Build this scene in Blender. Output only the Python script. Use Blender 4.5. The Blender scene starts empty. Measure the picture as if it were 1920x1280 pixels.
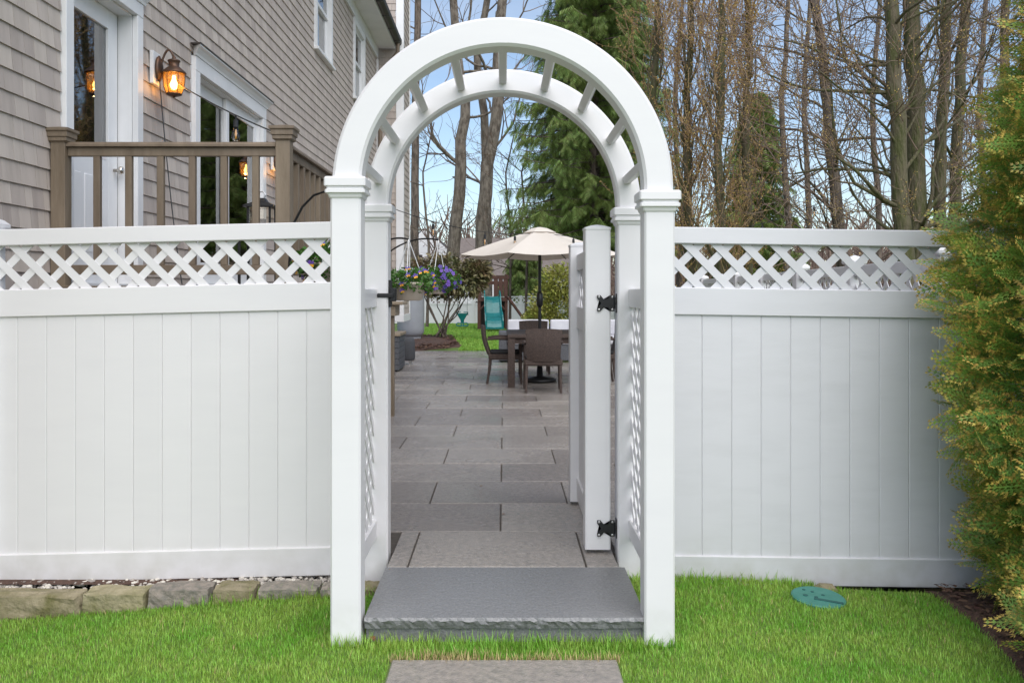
import bpy, bmesh, math, random
import numpy as np
from mathutils import Vector, Matrix
R = math.radians
random.seed(7); rng = np.random.default_rng(7)
scene = bpy.context.scene
C = scene.collection

# ------------------------------------------------------------------ camera
# world: X right, Y away from the lens, Z up, Z = 0 on the patio stone
cam_d = bpy.data.cameras.new('camera'); cam = bpy.data.objects.new('camera', cam_d); C.objects.link(cam)
cam.location = (0, 0, 1.37); cam.rotation_euler = (R(90), 0, 0)
cam_d.sensor_width = 36; cam_d.lens = 36 * 1700 / 1920
cam_d.shift_x = 15 / 1920; cam_d.shift_y = -95 / 1920
cam_d.clip_start = 0.05; cam_d.clip_end = 3000
scene.camera = cam
# ------------------------------------------------------------------ sky, sun, exposure
SUN_EL, SUN_AZ = R(50), R(161)          # azimuth clockwise from +Y: behind the camera, to the right
world = bpy.data.worlds.new('World'); scene.world = world; world.use_nodes = True
wn = world.node_tree.nodes; wl = world.node_tree.links
sky = wn.new('ShaderNodeTexSky'); sky.sky_type = 'NISHITA'; sky.sun_disc = False
sky.sun_elevation = SUN_EL; sky.sun_rotation = SUN_AZ; sky.air_density = 1.0; sky.dust_density = 0.4; sky.ozone_density = 2.2
bg = wn['Background']; bg.inputs[1].default_value = 0.10
# thin high cloud veil over the whole sky
wtc = wn.new('ShaderNodeTexCoord'); wmp = wn.new('ShaderNodeMapping'); wmp.inputs['Scale'].default_value = (1, 1, 2.6)
wnz = wn.new('ShaderNodeTexNoise'); wnz.inputs['Scale'].default_value = 2.2; wnz.inputs['Detail'].default_value = 8; wnz.inputs['Roughness'].default_value = .62; wnz.inputs['Distortion'].default_value = .6
wmr = wn.new('ShaderNodeMapRange'); wmr.inputs[1].default_value = .38; wmr.inputs[2].default_value = .75; wmr.inputs[3].default_value = .0; wmr.inputs[4].default_value = .32
wmx = wn.new('ShaderNodeMixRGB'); wmx.inputs[2].default_value = (6.4, 6.7, 7.1, 1)
wl.new(wtc.outputs['Generated'], wmp.inputs[0]); wl.new(wmp.outputs[0], wnz.inputs['Vector']); wl.new(wnz.outputs[0], wmr.inputs[0]); wl.new(wmr.outputs[0], wmx.inputs[0])
wl.new(sky.outputs[0], wmx.inputs[1]); wl.new(wmx.outputs[0], bg.inputs[0])
sd = bpy.data.lights.new('sun', 'SUN'); sd.energy = 2.5; sd.angle = R(80); sd.color = (1, .95, .88)
so = bpy.data.objects.new('sun', sd); C.objects.link(so)
so.rotation_euler = Vector((math.sin(SUN_AZ) * math.cos(SUN_EL), math.cos(SUN_AZ) * math.cos(SUN_EL), math.sin(SUN_EL))).to_track_quat('Z', 'Y').to_euler()
scene.view_settings.view_transform = 'Standard'; scene.view_settings.look = 'None'
scene.view_settings.exposure = 0.70; scene.view_settings.gamma = 1
scene.cycles.max_bounces = 8; scene.cycles.transparent_max_bounces = 12

# ------------------------------------------------------------------ materials
MATS = {}
def mat(name, col, rough=.6, col2=None, scale=8, bump=0, bscale=40, island=0, obrand=0, metal=0, spec=.5, stretch=(1,1,1), detail=6, lo=.35, hi=.65, trans=0, rough2=None):
    m = bpy.data.materials.new(name); m.use_nodes = True
    n = m.node_tree.nodes; l = m.node_tree.links; b = n['Principled BSDF']
    b.inputs['Roughness'].default_value = rough; b.inputs['Metallic'].default_value = metal
    b.inputs['Specular IOR Level'].default_value = spec
    tc = n.new('ShaderNodeTexCoord'); mp = n.new('ShaderNodeMapping'); mp.inputs['Scale'].default_value = stretch
    l.new(tc.outputs['Object'], mp.inputs[0])
    if obrand:
        oi = n.new('ShaderNodeObjectInfo'); ad = n.new('ShaderNodeVectorMath'); ad.operation = 'MULTIPLY_ADD'
        ad.inputs[1].default_value = (1,1,1)
        cx = n.new('ShaderNodeCombineXYZ')
        mm = n.new('ShaderNodeMath'); mm.operation = 'MULTIPLY'; mm.inputs[1].default_value = 37.0
        l.new(oi.outputs['Random'], mm.inputs[0]); l.new(mm.outputs[0], cx.inputs[0]); l.new(mm.outputs[0], cx.inputs[1]); l.new(mm.outputs[0], cx.inputs[2])
        l.new(mp.outputs[0], ad.inputs[0]); l.new(cx.outputs[0], ad.inputs[2]); vec = ad.outputs[0]
    else: vec = mp.outputs[0]
    out = None
    def rgb(c):
        x = n.new('ShaderNodeRGB'); x.outputs[0].default_value = (*c, 1); return x.outputs[0]
    cur = rgb(col)
    nz = n.new('ShaderNodeTexNoise'); nz.inputs['Scale'].default_value = scale; nz.inputs['Detail'].default_value = detail; nz.inputs['Roughness'].default_value = .62
    l.new(vec, nz.inputs['Vector'])
    mr = n.new('ShaderNodeMapRange'); mr.inputs[1].default_value = lo; mr.inputs[2].default_value = hi
    l.new(nz.outputs[0], mr.inputs[0])
    if col2 is not None:
        mx = n.new('ShaderNodeMixRGB'); l.new(mr.outputs[0], mx.inputs[0]); l.new(cur, mx.inputs[1]); l.new(rgb(col2), mx.inputs[2]); cur = mx.outputs[0]
    if rough2 is not None:
        mq = n.new('ShaderNodeMapRange'); mq.inputs[3].default_value = rough; mq.inputs[4].default_value = rough2
        n2 = n.new('ShaderNodeTexNoise'); n2.inputs['Scale'].default_value = 1.1; n2.inputs['Detail'].default_value = 4
        tg = n.new('ShaderNodeNewGeometry'); l.new(tg.outputs['Position'], n2.inputs['Vector'])
        mq.inputs[1].default_value = .4; mq.inputs[2].default_value = .6
        l.new(n2.outputs[0], mq.inputs[0]); l.new(mq.outputs[0], b.inputs['Roughness'])
    def vary(cur, sock, amt):
        hs = n.new('ShaderNodeHueSaturation'); ma = n.new('ShaderNodeMapRange')
        ma.inputs[3].default_value = 1 - amt; ma.inputs[4].default_value = 1 + amt
        l.new(sock, ma.inputs[0]); l.new(ma.outputs[0], hs.inputs['Value']); l.new(cur, hs.inputs['Color'])
        mh = n.new('ShaderNodeMapRange'); mh.inputs[3].default_value = .5 - amt * .05; mh.inputs[4].default_value = .5 + amt * .05
        l.new(sock, mh.inputs[0]); l.new(mh.outputs[0], hs.inputs['Hue'])
        return hs.outputs[0]
    if island:
        g = n.new('ShaderNodeNewGeometry'); cur = vary(cur, g.outputs['Random Per Island'], island)
    if obrand:
        cur = vary(cur, oi.outputs['Random'], obrand)
    l.new(cur, b.inputs['Base Color'])
    if bump:
        nb = n.new('ShaderNodeTexNoise'); nb.inputs['Scale'].default_value = bscale; nb.inputs['Detail'].default_value = 6
        l.new(vec, nb.inputs['Vector'])
        bp = n.new('ShaderNodeBump'); bp.inputs['Strength'].default_value = bump; bp.inputs['Distance'].default_value = .02 if bump < .95 else .06
        l.new(nb.outputs[0], bp.inputs['Height']); l.new(bp.outputs[0], b.inputs['Normal'])
    if trans:
        t = n.new('ShaderNodeBsdfTranslucent'); l.new(cur, t.inputs[0]); ms = n.new('ShaderNodeMixShader'); ms.inputs[0].default_value = trans
        l.new(b.outputs[0], ms.inputs[1]); l.new(t.outputs[0], ms.inputs[2]); l.new(ms.outputs[0], n['Material Output'].inputs[0])
    MATS[name] = m
    return m
VINYL = mat('white_vinyl', (.745,.732,.735), .36, (.71,.697,.705), 1.3, stretch=(1,1,6), obrand=.012, lo=.3, hi=.8)
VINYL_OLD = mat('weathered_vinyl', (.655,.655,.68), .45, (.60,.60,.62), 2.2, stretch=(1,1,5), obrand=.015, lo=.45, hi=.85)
def ground_dirt(m, top=.10, bot=-.16, col=(.36,.35,.27)):
    n = m.node_tree.nodes; l = m.node_tree.links; b = n['Principled BSDF']; src = b.inputs['Base Color'].links[0].from_socket
    g = n.new('ShaderNodeNewGeometry'); sx = n.new('ShaderNodeSeparateXYZ'); l.new(g.outputs['Position'], sx.inputs[0])
    r = n.new('ShaderNodeMapRange'); r.inputs[1].default_value = top; r.inputs[2].default_value = bot; l.new(sx.outputs['Z'], r.inputs[0])
    nz = n.new('ShaderNodeTexNoise'); nz.inputs['Scale'].default_value = 9; nz.inputs['Detail'].default_value = 8; l.new(g.outputs['Position'], nz.inputs['Vector'])
    q = n.new('ShaderNodeMapRange'); q.inputs[1].default_value = .38; q.inputs[2].default_value = .7; q.inputs[4].default_value = .42; l.new(nz.outputs[0], q.inputs[0])
    k = n.new('ShaderNodeMath'); k.operation = 'MULTIPLY'; l.new(r.outputs[0], k.inputs[0]); l.new(q.outputs[0], k.inputs[1])
    mx = n.new('ShaderNodeMixRGB'); mx.inputs[2].default_value = (*col, 1); l.new(k.outputs[0], mx.inputs[0]); l.new(src, mx.inputs[1]); l.new(mx.outputs[0], b.inputs['Base Color'])
ground_dirt(VINYL); ground_dirt(VINYL_OLD, .12)
TRIM = mat('white_trim_paint', (.80,.80,.80), .45, (.72,.72,.72), 2, obrand=.01)
SHING = mat('taupe_cedar_shingle', (.49,.425,.375), .8, (.40,.345,.30), 7, bump=.12, bscale=60, stretch=(1,1,.12), obrand=.13, lo=.42, hi=.68)
SHINGS = mat('taupe_cedar_shingles_far', (.49,.425,.375), .8, (.43,.37,.325), 7, bump=.06, bscale=60, stretch=(1,1,.12), island=.09)
DECK = mat('brown_painted_wood', (.215,.165,.115), .55, (.15,.112,.075), 9, bump=.3, bscale=25, stretch=(1,1,.2), obrand=.08)
TAN = mat('tan_painted_wood', (.30,.24,.17), .6, (.24,.19,.13), 4, obrand=.04)
STONE = mat('wet_bluestone', (.215,.198,.184), .30, (.38,.335,.30), 34, detail=8, bump=.35, bscale=120, obrand=.22, rough2=.07, lo=.3, hi=.72)
SLAB = mat('dark_bluestone_tread', (.14,.14,.143), .38, (.27,.268,.268), 95, detail=5, bump=.35, bscale=45, rough2=.32, lo=.25, hi=.75)
JOINT = mat('joint_sand', (.10,.085,.07), .9, (.07,.06,.05), 30)
SOIL = mat('dark_mulch', (.06,.036,.026), .95, (.13,.07,.05), 45, bump=.8, bscale=60)
LAWN = mat('lawn_soil', (.09,.17,.03), .95, (.14,.2,.04), 14, bump=.4, bscale=80)
GRASS = mat('grass_blade', (.19,.42,.04), .5, (.36,.52,.09), 3.2, island=.36, trans=.3)
DRYG = mat('dry_grass', (.42,.33,.15), .7, island=.25)
FIELD = mat('far_ground', (.11,.10,.05), .95, (.16,.12,.07), .3)
BLACK = mat('black_metal', (.012,.012,.013), .4)
STEEL = mat('brushed_steel', (.6,.6,.6), .3, metal=1)
BRONZE = mat('aged_copper', (.16,.08,.045), .45, (.09,.06,.045), 20, metal=.6)
GRANITE = mat('granite_block', (.36,.31,.26), .85, (.20,.19,.16), 28, bump=.7, bscale=40, obrand=.25)
MOSSY = mat('mossy_granite', (.33,.28,.19), .9, (.14,.13,.05), 7, bump=.7, bscale=35, obrand=.15)
GRAVEL = mat('pale_gravel', (.52,.48,.43), .85, island=.4)
WICK = mat('brown_wicker', (.04,.027,.023), .5, (.11,.075,.06), 45, bump=.7, bscale=120, stretch=(1,1,2.5))
GWICK = mat('grey_wicker', (.13,.135,.15), .6, (.07,.075,.085), 60, bump=.6, bscale=110)
CUSH = mat('white_cushion', (.60,.60,.63), .9, (.50,.50,.54), 3, bump=.3, bscale=6)
DCUSH = mat('black_cushion', (.02,.02,.022), .9)
CANVAS = mat('cream_canvas', (.80,.74,.67), .85, (.76,.70,.62), 1.5, trans=.25)
TEAL = mat('teal_plastic', (.012,.17,.17), .16, (.02,.21,.21), 3)
LIDM = mat('green_plastic_lid', (.035,.18,.14), .55, (.055,.22,.18), 12, bump=.1)
LIDD = mat('dark_green_plastic', (.01,.085,.075), .6)
PLAY = mat('redwood_playset', (.13,.055,.04), .7, (.09,.04,.03), 6)
TANK = mat('grey_tank_paint', (.36,.37,.40), .45, (.31,.32,.35), 2)
POTM = mat('cream_plastic', (.60,.52,.42), .5)
LEAF = mat('flower_leaf', (.07,.17,.025), .5, island=.35, trans=.25)
PURP = mat('purple_petal', (.14,.075,.42), .6, island=.3, trans=.2)
YELL = mat('yellow_petal', (.75,.36,.02), .6, island=.2)
BARK = mat('grey_brown_bark', (.19,.15,.12), .9, (.075,.058,.046), 11, bump=1.0, bscale=22, stretch=(1,1,.22), lo=.42, hi=.6)
BARKM = mat('mossy_bark', (.15,.125,.08), .9, (.085,.09,.03), 9, bump=1.0, bscale=24, stretch=(1,1,.25), lo=.40, hi=.62)
BARKL = mat('lichen_bark', (.23,.195,.155), .9, (.10,.08,.062), 7, bump=1.0, bscale=18, stretch=(1,1,.3), lo=.42, hi=.6)
TWIG = mat('brown_twig', (.19,.135,.10), .85, island=.25)
TWIGR = mat('russet_twig', (.34,.22,.13), .85, island=.3)
BUD = mat('golden_bud', (.50,.33,.11), .7, island=.35)
NEED = mat('spruce_needles', (.15,.225,.05), .6, (.24,.30,.08), .8, island=.45, trans=.2)
NEEDB = mat('spruce_needles_brown', (.14,.12,.05), .7, island=.4)
ARBG = mat('arborvitae_green', (.27,.38,.06), .5, (.15,.28,.06), 3, island=.35, trans=.25)
ARBT = mat('arborvitae_bronze_tip', (.62,.40,.10), .55, (.36,.36,.07), 4, island=.35, trans=.25)
RHOD = mat('rhododendron_leaf', (.14,.16,.065), .45, (.24,.16,.09), 2, island=.4)
LAUREL = mat('yellow_green_leaf', (.30,.34,.06), .45, (.44,.40,.11), 3, island=.4, trans=.2)
ROOF = mat('grey_roof_shingle', (.12,.12,.13), .9, (.09,.09,.10), 6)
ROOFB = mat('brown_roof_shingle', (.19,.155,.14), .9, (.15,.125,.11), 5)
FARW = mat('far_white_siding', (.72,.72,.72), .7)
GUT = mat('dark_gutter', (.045,.036,.03), .5)
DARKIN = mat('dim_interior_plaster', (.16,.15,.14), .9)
BLIND = mat('blind_slat', (.55,.55,.52), .7)
STICK = mat('sticker_white', (.75,.72,.72), .5)
STICKR = mat('sticker_red', (.55,.12,.14), .5)
CURT = mat('grey_curtain', (.34,.33,.34), .9, (.28,.27,.28), 3, stretch=(1,12,1))
BRASS = mat('satin_nickel', (.62,.58,.52), .25, metal=1)

def glass_mat(name, tint, fac=.0):
    m = bpy.data.materials.new(name); m.use_nodes = True
    n = m.node_tree.nodes; l = m.node_tree.links; n.remove(n['Principled BSDF'])
    t = n.new('ShaderNodeBsdfTransparent'); t.inputs[0].default_value = (*tint, 1)
    g = n.new('ShaderNodeBsdfGlossy'); g.inputs['Roughness'].default_value = .02
    f = n.new('ShaderNodeFresnel'); f.inputs[0].default_value = 1.5
    a = n.new('ShaderNodeMath'); a.operation = 'ADD'; a.inputs[1].default_value = fac; l.new(f.outputs[0], a.inputs[0])
    mx = n.new('ShaderNodeMixShader'); l.new(a.outputs[0], mx.inputs[0]); l.new(t.outputs[0], mx.inputs[1]); l.new(g.outputs[0], mx.inputs[2])
    l.new(mx.outputs[0], n['Material Output'].inputs[0]); return m
GLASS = glass_mat('window_glass', (.75,.78,.76), .20)
BULBG = glass_mat('bulb_glass', (.97,.93,.86), .04)
AMBER = glass_mat('amber_lantern_glass', (1,.88,.66), .03)
_n = AMBER.node_tree.nodes; _l = AMBER.node_tree.links; _t = _n.new('ShaderNodeBsdfTranslucent'); _t.inputs[0].default_value = (.9,.5,.16,1)
_m = _n.new('ShaderNodeMixShader'); _m.inputs[0].default_value = .10; _o = _n['Material Output']; _s = _o.inputs[0].links[0].from_socket
_l.new(_s, _m.inputs[1]); _l.new(_t.outputs[0], _m.inputs[2]); _l.new(_m.outputs[0], _o.inputs[0])
def emit(name, col, s):
    m = bpy.data.materials.new(name); m.use_nodes = True
    b = m.node_tree.nodes['Principled BSDF']; b.inputs['Base Color'].default_value = (*col, 1)
    b.inputs['Emission Color'].default_value = (*col, 1); b.inputs['Emission Strength'].default_value = s; return m
GLOW = emit('lit_filament', (1, .70, .32), 9)
GLOWS = emit('lit_pendant', (1, .60, .22), 3)

# ------------------------------------------------------------------ builders
W = {}                                             # world position of every unrotated object
def link(name, me, parent=None, loc=(0,0,0), rot=None):
    o = bpy.data.objects.new(name, me); C.objects.link(o)
    loc = Vector(loc)
    W[o] = loc
    if parent is not None:
        o.parent = parent; o.location = loc - W[parent]
    else: o.location = loc
    if rot is not None: o.rotation_euler = rot
    return o
def tag(o, label, cat, group=None):
    o['label'] = label; o['category'] = cat
    if group: o['group'] = group
    return o
def thing(name, label, cat, loc=(0,0,0), group=None, rotz=0):
    o = link(name, None, None, loc); o.empty_display_size = .1
    o.rotation_euler = (0, 0, rotz)
    if rotz: W[o] = Vector((0,0,0))                # children of a turned thing are given in its own axes
    return tag(o, label, cat, group)
def struct(o): o['kind'] = 'structure'; return o
def stuff(o): o['kind'] = 'stuff'; return o
def mesh_np(name, v, faces_idx, nper, mats, midx=None, smooth=False):
    """v (N,3), faces_idx flat loop indices, nper = verts per face (int or array)"""
    me = bpy.data.meshes.new(name); v = np.asarray(v, np.float32); fi = np.asarray(faces_idx, np.int32).ravel()
    nf = len(fi) // nper if isinstance(nper, int) else len(nper)
    tot = np.full(nf, nper, np.int32) if isinstance(nper, int) else np.asarray(nper, np.int32)
    st = np.concatenate(([0], np.cumsum(tot)[:-1])).astype(np.int32)
    me.vertices.add(len(v)); me.vertices.foreach_set('co', v.ravel())
    me.loops.add(len(fi)); me.loops.foreach_set('vertex_index', fi)
    me.polygons.add(nf); me.polygons.foreach_set('loop_start', st); me.polygons.foreach_set('loop_total', tot)
    for m in (mats if isinstance(mats, (list, tuple)) else [mats]): me.materials.append(m)
    if midx is not None: me.polygons.foreach_set('material_index', np.asarray(midx, np.int32))
    me.polygons.foreach_set('use_smooth', np.full(nf, bool(smooth)))
    me.update(calc_edges=True); me.validate(); return me
def scatter(name, tv, tf, mats, pos, rotm, scl, tm=None):
    """one mesh out of copies of a small template; tv (k,3), tf (f,n) ; pos (N,3), rotm (N,3,3), scl (N,) or (N,3)"""
    tv = np.asarray(tv, float); tf = np.asarray(tf); N = len(pos)
    scl = np.asarray(scl, float)
    sv = tv[None] * (scl[:, None, None] if scl.ndim == 1 else scl[:, None, :])
    v = np.einsum('nij,nkj->nki', rotm, sv) + pos[:, None]
    f = tf[None] + (np.arange(N) * len(tv))[:, None, None]
    mi = None if tm is None else np.tile(np.asarray(tm), N)
    return mesh_np(name, v.reshape(-1, 3), f.reshape(-1), tf.shape[1], mats, mi)
def rot_from(dirs, roll=None):
    """(N,3,3) matrices whose local +Y points along dirs, rolled at random"""
    d = dirs / (np.linalg.norm(dirs, axis=1, keepdims=True) + 1e-9); N = len(d)
    up = np.tile([0., 0, 1], (N, 1)); up[np.abs(d[:, 2]) > .95] = [1., 0, 0]
    x = np.cross(d, up); x /= np.linalg.norm(x, axis=1, keepdims=True); z = np.cross(x, d)
    if roll is not None:
        c, s = np.cos(roll)[:, None], np.sin(roll)[:, None]; x, z = x * c + z * s, z * c - x * s
    return np.stack([x, d, z], axis=2)
BOXC = {}
def box_mesh(sx, sy, sz, m, bevel=0):
    k = (round(sx, 4), round(sy, 4), round(sz, 4), m.name, bevel)
    if k in BOXC: return BOXC[k]
    bm = bmesh.new(); bmesh.ops.create_cube(bm, size=1)
    for v in bm.verts: v.co = Vector((v.co.x * sx, v.co.y * sy, v.co.z * sz))
    if bevel: bmesh.ops.bevel(bm, geom=bm.edges[:], offset=bevel, segments=2 if bevel > .006 else 1, affect='EDGES', profile=.5)
    me = bpy.data.meshes.new('box'); bm.to_mesh(me); bm.free(); me.materials.append(m); BOXC[k] = me; return me
def box(name, x0, x1, y0, y1, z0, z1, m, parent=None, bevel=0, rot=None):
    return link(name, box_mesh(x1 - x0, y1 - y0, z1 - z0, m, bevel), parent, ((x0 + x1) / 2, (y0 + y1) / 2, (z0 + z1) / 2), rot)
def bm_obj(name, bm, m, parent=None, loc=(0,0,0), smooth=False):
    bmesh.ops.recalc_face_normals(bm, faces=bm.faces[:])
    me = bpy.data.meshes.new(name); bm.to_mesh(me); bm.free()
    for q in (m if isinstance(m, (list, tuple)) else [m]): me.materials.append(q)
    if smooth: me.polygons.foreach_set('use_smooth', np.ones(len(me.polygons), bool))
    return link(name, me, parent, loc)
def loft(bm, rings, cap=True):
    rs = [[bm.verts.new(p) for p in r] for r in rings]; n = len(rs[0])
    for a, b in zip(rs, rs[1:]):
        for i in range(n): bm.faces.new((a[i], a[(i+1) % n], b[(i+1) % n], b[i]))
    if cap: bm.faces.new(rs[0][::-1]); bm.faces.new(rs[-1])
def sq(h, z, hy=None, r=.006):
    hy = h if hy is None else hy
    return [(h-r,-hy,z),(h,-hy+r,z),(h,hy-r,z),(h-r,hy,z),(-h+r,hy,z),(-h,hy-r,z),(-h,-hy+r,z),(-h+r,-hy,z)]
def lathe_bm(prof, n=20, bm=None, c=(0,0,0)):
    bm = bm or bmesh.new()
    loft(bm, [[(c[0] + r * math.cos(2*math.pi*i/n), c[1] + r * math.sin(2*math.pi*i/n), c[2] + z) for i in range(n)] for r, z in prof]); return bm
def tubes(name, polys, m, k=6):
    """polys: list of (points (n,3), radii (n,)) -> one mesh of tapered tubes"""
    V, F = [], []; base = 0
    ang = np.arange(k) * 2 * np.pi / k; ca, sa = np.cos(ang), np.sin(ang)
    for P, r in polys:
        P = np.asarray(P, float); r = np.asarray(r, float); n = len(P)
        t = np.gradient(P, axis=0); t /= np.linalg.norm(t, axis=1, keepdims=True) + 1e-9
        ref = np.array([1., 0, 0]) if abs(t[0, 0]) < .8 else np.array([0., 1, 0])
        u = np.cross(t, ref); u /= np.linalg.norm(u, axis=1, keepdims=True) + 1e-9; w = np.cross(t, u)
        ring = P[:, None] + r[:, None, None] * (u[:, None] * ca[None, :, None] + w[:, None] * sa[None, :, None])
        V.append(ring.reshape(-1, 3))
        i = np.arange(n - 1)[:, None] * k + base; j = np.arange(k)[None]; j2 = (j + 1) % k
        F.append(np.stack([i + j, i + j2, i + k + j2, i + k + j], axis=2).reshape(-1)); base += n * k
    return mesh_np(name, np.concatenate(V), np.concatenate(F), 4, m, smooth=True)
def tube(name, pts, r, m, parent=None, k=8, loc=(0,0,0)):
    pts = np.asarray(pts, float); rr = np.full(len(pts), r) if np.isscalar(r) else r
    return link(name, tubes(name, [(pts - np.array(loc), rr)], m, k), parent, loc)

# ------------------------------------------------------------------ terrain
def lawn_z(x, y):
    z = -.112 - .075 * np.clip(-x - .85, 0, 3) - .045 * np.clip(x - .9, 0, 4) 
    return z
def grid(name, x0, x1, y0, y1, nx, ny, zf, m):
    xs, ys = np.meshgrid(np.linspace(x0, x1, nx), np.linspace(y0, y1, ny)); z = zf(xs, ys) + np.zeros_like(xs)
    v = np.stack([xs, ys, z], 2).reshape(-1, 3); i = (np.arange(ny - 1)[:, None] * nx + np.arange(nx - 1)[None]).ravel()
    return struct(link(name, mesh_np(name, v, np.stack([i, i + 1, i + nx + 1, i + nx], 1), 4, m, smooth=True)))
def far_z(x, y):
    r = np.sqrt(x * x + y * y)
    return -.45 + np.clip(r - 60, 0, 400) * .035
grid('ground', -900, 900, -300, 1500, 91, 91, far_z, FIELD)
grid('front_lawn', -7, 7, -4, 4.62, 57, 40, lawn_z, LAWN)
grid('side_yard', 2.72, 14, 4.62, 40, 20, 40, lambda x, y: -.12 + 0 * x, LAWN)
grid('back_lawn', -9, 14, 20.80, 41, 30, 30, lambda x, y: -.02 + .0 * x, LAWN)
grid('gravel_bed_base', -7, -1.372, 4.62, 20.95, 10, 40, lambda x, y: -.125 + .09 * np.clip((y - 8) / 3, 0, 1), SOIL)
# patio of rectangular stones
patio = struct(box('patio', -1.372, 2.66, 4.79, 20.81, -.20, -.012, JOINT))
box('patio_base', -2.262, -1.373, 10.93, 20.81, -.20, -.0125, JOINT, patio)
box('gateway_base', -.586, .574, 4.503, 4.789, -.20, -.012, JOINT, patio)
RW, RD = .89, .675
row = 0; y = 4.505
while y < 20.7:
    x = (-1.37 if row % 2 == 0 else -1.355) - (RW if y > 10.9 else 0); first = True
    while x < 2.6:
        w = RW if not (first and row % 2) else RW / 2
        if x + w > 2.66: w = 2.65 - x
        d_ = min(RD, 20.80 - y)
        if row == 0:                                # only the gateway strip lies in front of the fence line
            xa_, xb_ = max(x, -.586), min(x + w, .574)
            if xb_ - xa_ > .02: link('paving_stone', box_mesh(xb_ - xa_ - .008, d_ - .008, .05, STONE, .004), patio, ((xa_ + xb_) / 2, y + d_/2, -.025))
            xa2 = max(x, .585)
            if x + w > .75: link('paving_stone', box_mesh(x + w - xa2 - .008, .38, .05, STONE, .004), patio, ((xa2 + x + w) / 2, 4.98, -.025))
            x += w; first = False; continue
        o = link('paving_stone', box_mesh(w - .008, d_ - .008, .05, STONE, .004), patio, (x + w/2, y + d_/2, -.025 + random.uniform(-.0025, .0015)), (random.uniform(-.0015,.0015), random.uniform(-.0015,.0015), 0))
        x += w; first = False
    y += RD; row += 1
# thick bluestone tread in the gateway: rough split front edge
bm = bmesh.new(); NXs = 70
top = []; 
def edge_off(i, k): return .005 * math.sin(i * .9 + k) * random.random() + random.uniform(-.0035, .0035)
x0s, x1s, yf, yb = -.586, .598, 3.80, 4.498
rings = []
for i in range(NXs + 1):
    xx = x0s + (x1s - x0s) * i / NXs
    rings.append([(xx, yb, 0), (xx, yf + .004 + random.uniform(-.003,.003), 0), (xx, yf - .004 + edge_off(i, 0), -.012 + random.uniform(-.004,.004)), (xx, yf + .004 + edge_off(i, 2), -.028 + random.uniform(-.005,.005)), (xx, yf + .012 + edge_off(i, 3), -.048), (xx, yb, -.048)])
loft(bm, rings)
tread = bm_obj('stone_step', bm, SLAB); tag(tread, 'thick dark bluestone step with split front edge inside the arbor', 'step')
riser = box('riser', x0s + .004, x1s - .004, yf + .035, yb, -.22, -.0485, SLAB, tread)
ss = box('stepping_stone', -.447, .45, 2.75, 3.615, -.17, -.098, STONE, None, .006); tag(ss, 'flat grey stepping stone set in the grass before the step', 'stepping stone')

# ------------------------------------------------------------------ fence pieces
def clip_poly(poly, x0, x1, z0, z1):
    def cut(p, ax, v, keep_gt):
        out = []
        for a, b in zip(p, p[1:] + p[:1]):
            ia = (a[ax] >= v) if keep_gt else (a[ax] <= v); ib = (b[ax] >= v) if keep_gt else (b[ax] <= v)
            if ia: out.append(a)
            if ia != ib:
                t = (v - a[ax]) / (b[ax] - a[ax]); out.append((a[0] + t*(b[0]-a[0]), a[1] + t*(b[1]-a[1])))
        return out
    for ax, v, g in ((0, x0, True), (0, x1, False), (1, z0, True), (1, z1, False)):
        if poly: poly = cut(poly, ax, v, g)
    return poly
def lattice(parent, org, ux, L, H, m, pitch=.153, width=.040, th=.006, slope=0, uz=(0,0,1), nrm=None):
    """diagonal slats inside a rectangle L x H whose corner is org, along ux; two layers"""
    ux = Vector(ux).normalized(); uz = Vector(uz); nrm = Vector(nrm) if nrm else ux.cross(uz)
    org = Vector(org)
    hw = width / 2 * math.sqrt(2)
    for layer, s in ((0, 1), (1, -1)):
        k = -H - pitch
        c = k
        while c < L + H + pitch:
            if s > 0: p = [(c - hw, 0), (c + hw, 0), (c + hw + H, H), (c - hw + H, H)]
            else: p = [(c - hw + H, 0), (c + hw + H, 0), (c + hw, H), (c - hw, H)]
            q = clip_poly(p, 0, L, 0, H); c += pitch
            if len(q) < 3: continue
            ar = abs(sum(a[0]*b[1]-b[0]*a[1] for a, b in zip(q, q[1:]+q[:1]))) / 2
            if ar < 2e-4: continue
            cx = sum(a[0] for a in q) / len(q); cz = sum(a[1] for a in q) / len(q)
            ctr = org + ux * cx + uz * (cz + slope * cx) + nrm * (.0035 if layer else -.0035)
            bm = bmesh.new()
            fr = [bm.verts.new(ux*(a[0]-cx) + uz*(a[1]-cz + slope*(a[0]-cx)) - nrm*th/2) for a in q]
            bk = [bm.verts.new(v.co + nrm*th) for v in fr]
            bm.faces.new(fr); bm.faces.new(bk[::-1])
            for i in range(len(q)): bm.faces.new((fr[i], fr[(i+1) % len(q)], bk[(i+1) % len(q)], bk[i]))
            bm_obj('lattice_slat', bm, m, parent, ctr)
def collar_post(name, parent, cx, cy, hw, z0, ztop, m, capname='post_collar', cap_h=.09):
    bm = bmesh.new(); loft(bm, [sq(hw, z0 - ztop, r=.008), sq(hw, -cap_h * .5, r=.008)])
    p = bm_obj(name, bm, m, parent, (cx, cy, ztop))
    bm = bmesh.new(); h = cap_h
    loft(bm, [sq(hw + .001, -h), sq(hw + .006, -h * .93), sq(hw + .010, -h*.78), sq(hw + .020, -h*.74), sq(hw + .020, -h*.60), sq(hw + .014, -h*.56), sq(hw + .014, -h*.46), sq(hw + .023, -h*.42), sq(hw + .023, -h*.08), sq(hw + .018, 0)])
    bm_obj(capname, bm, m, p, (cx, cy, ztop)); return p
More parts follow.
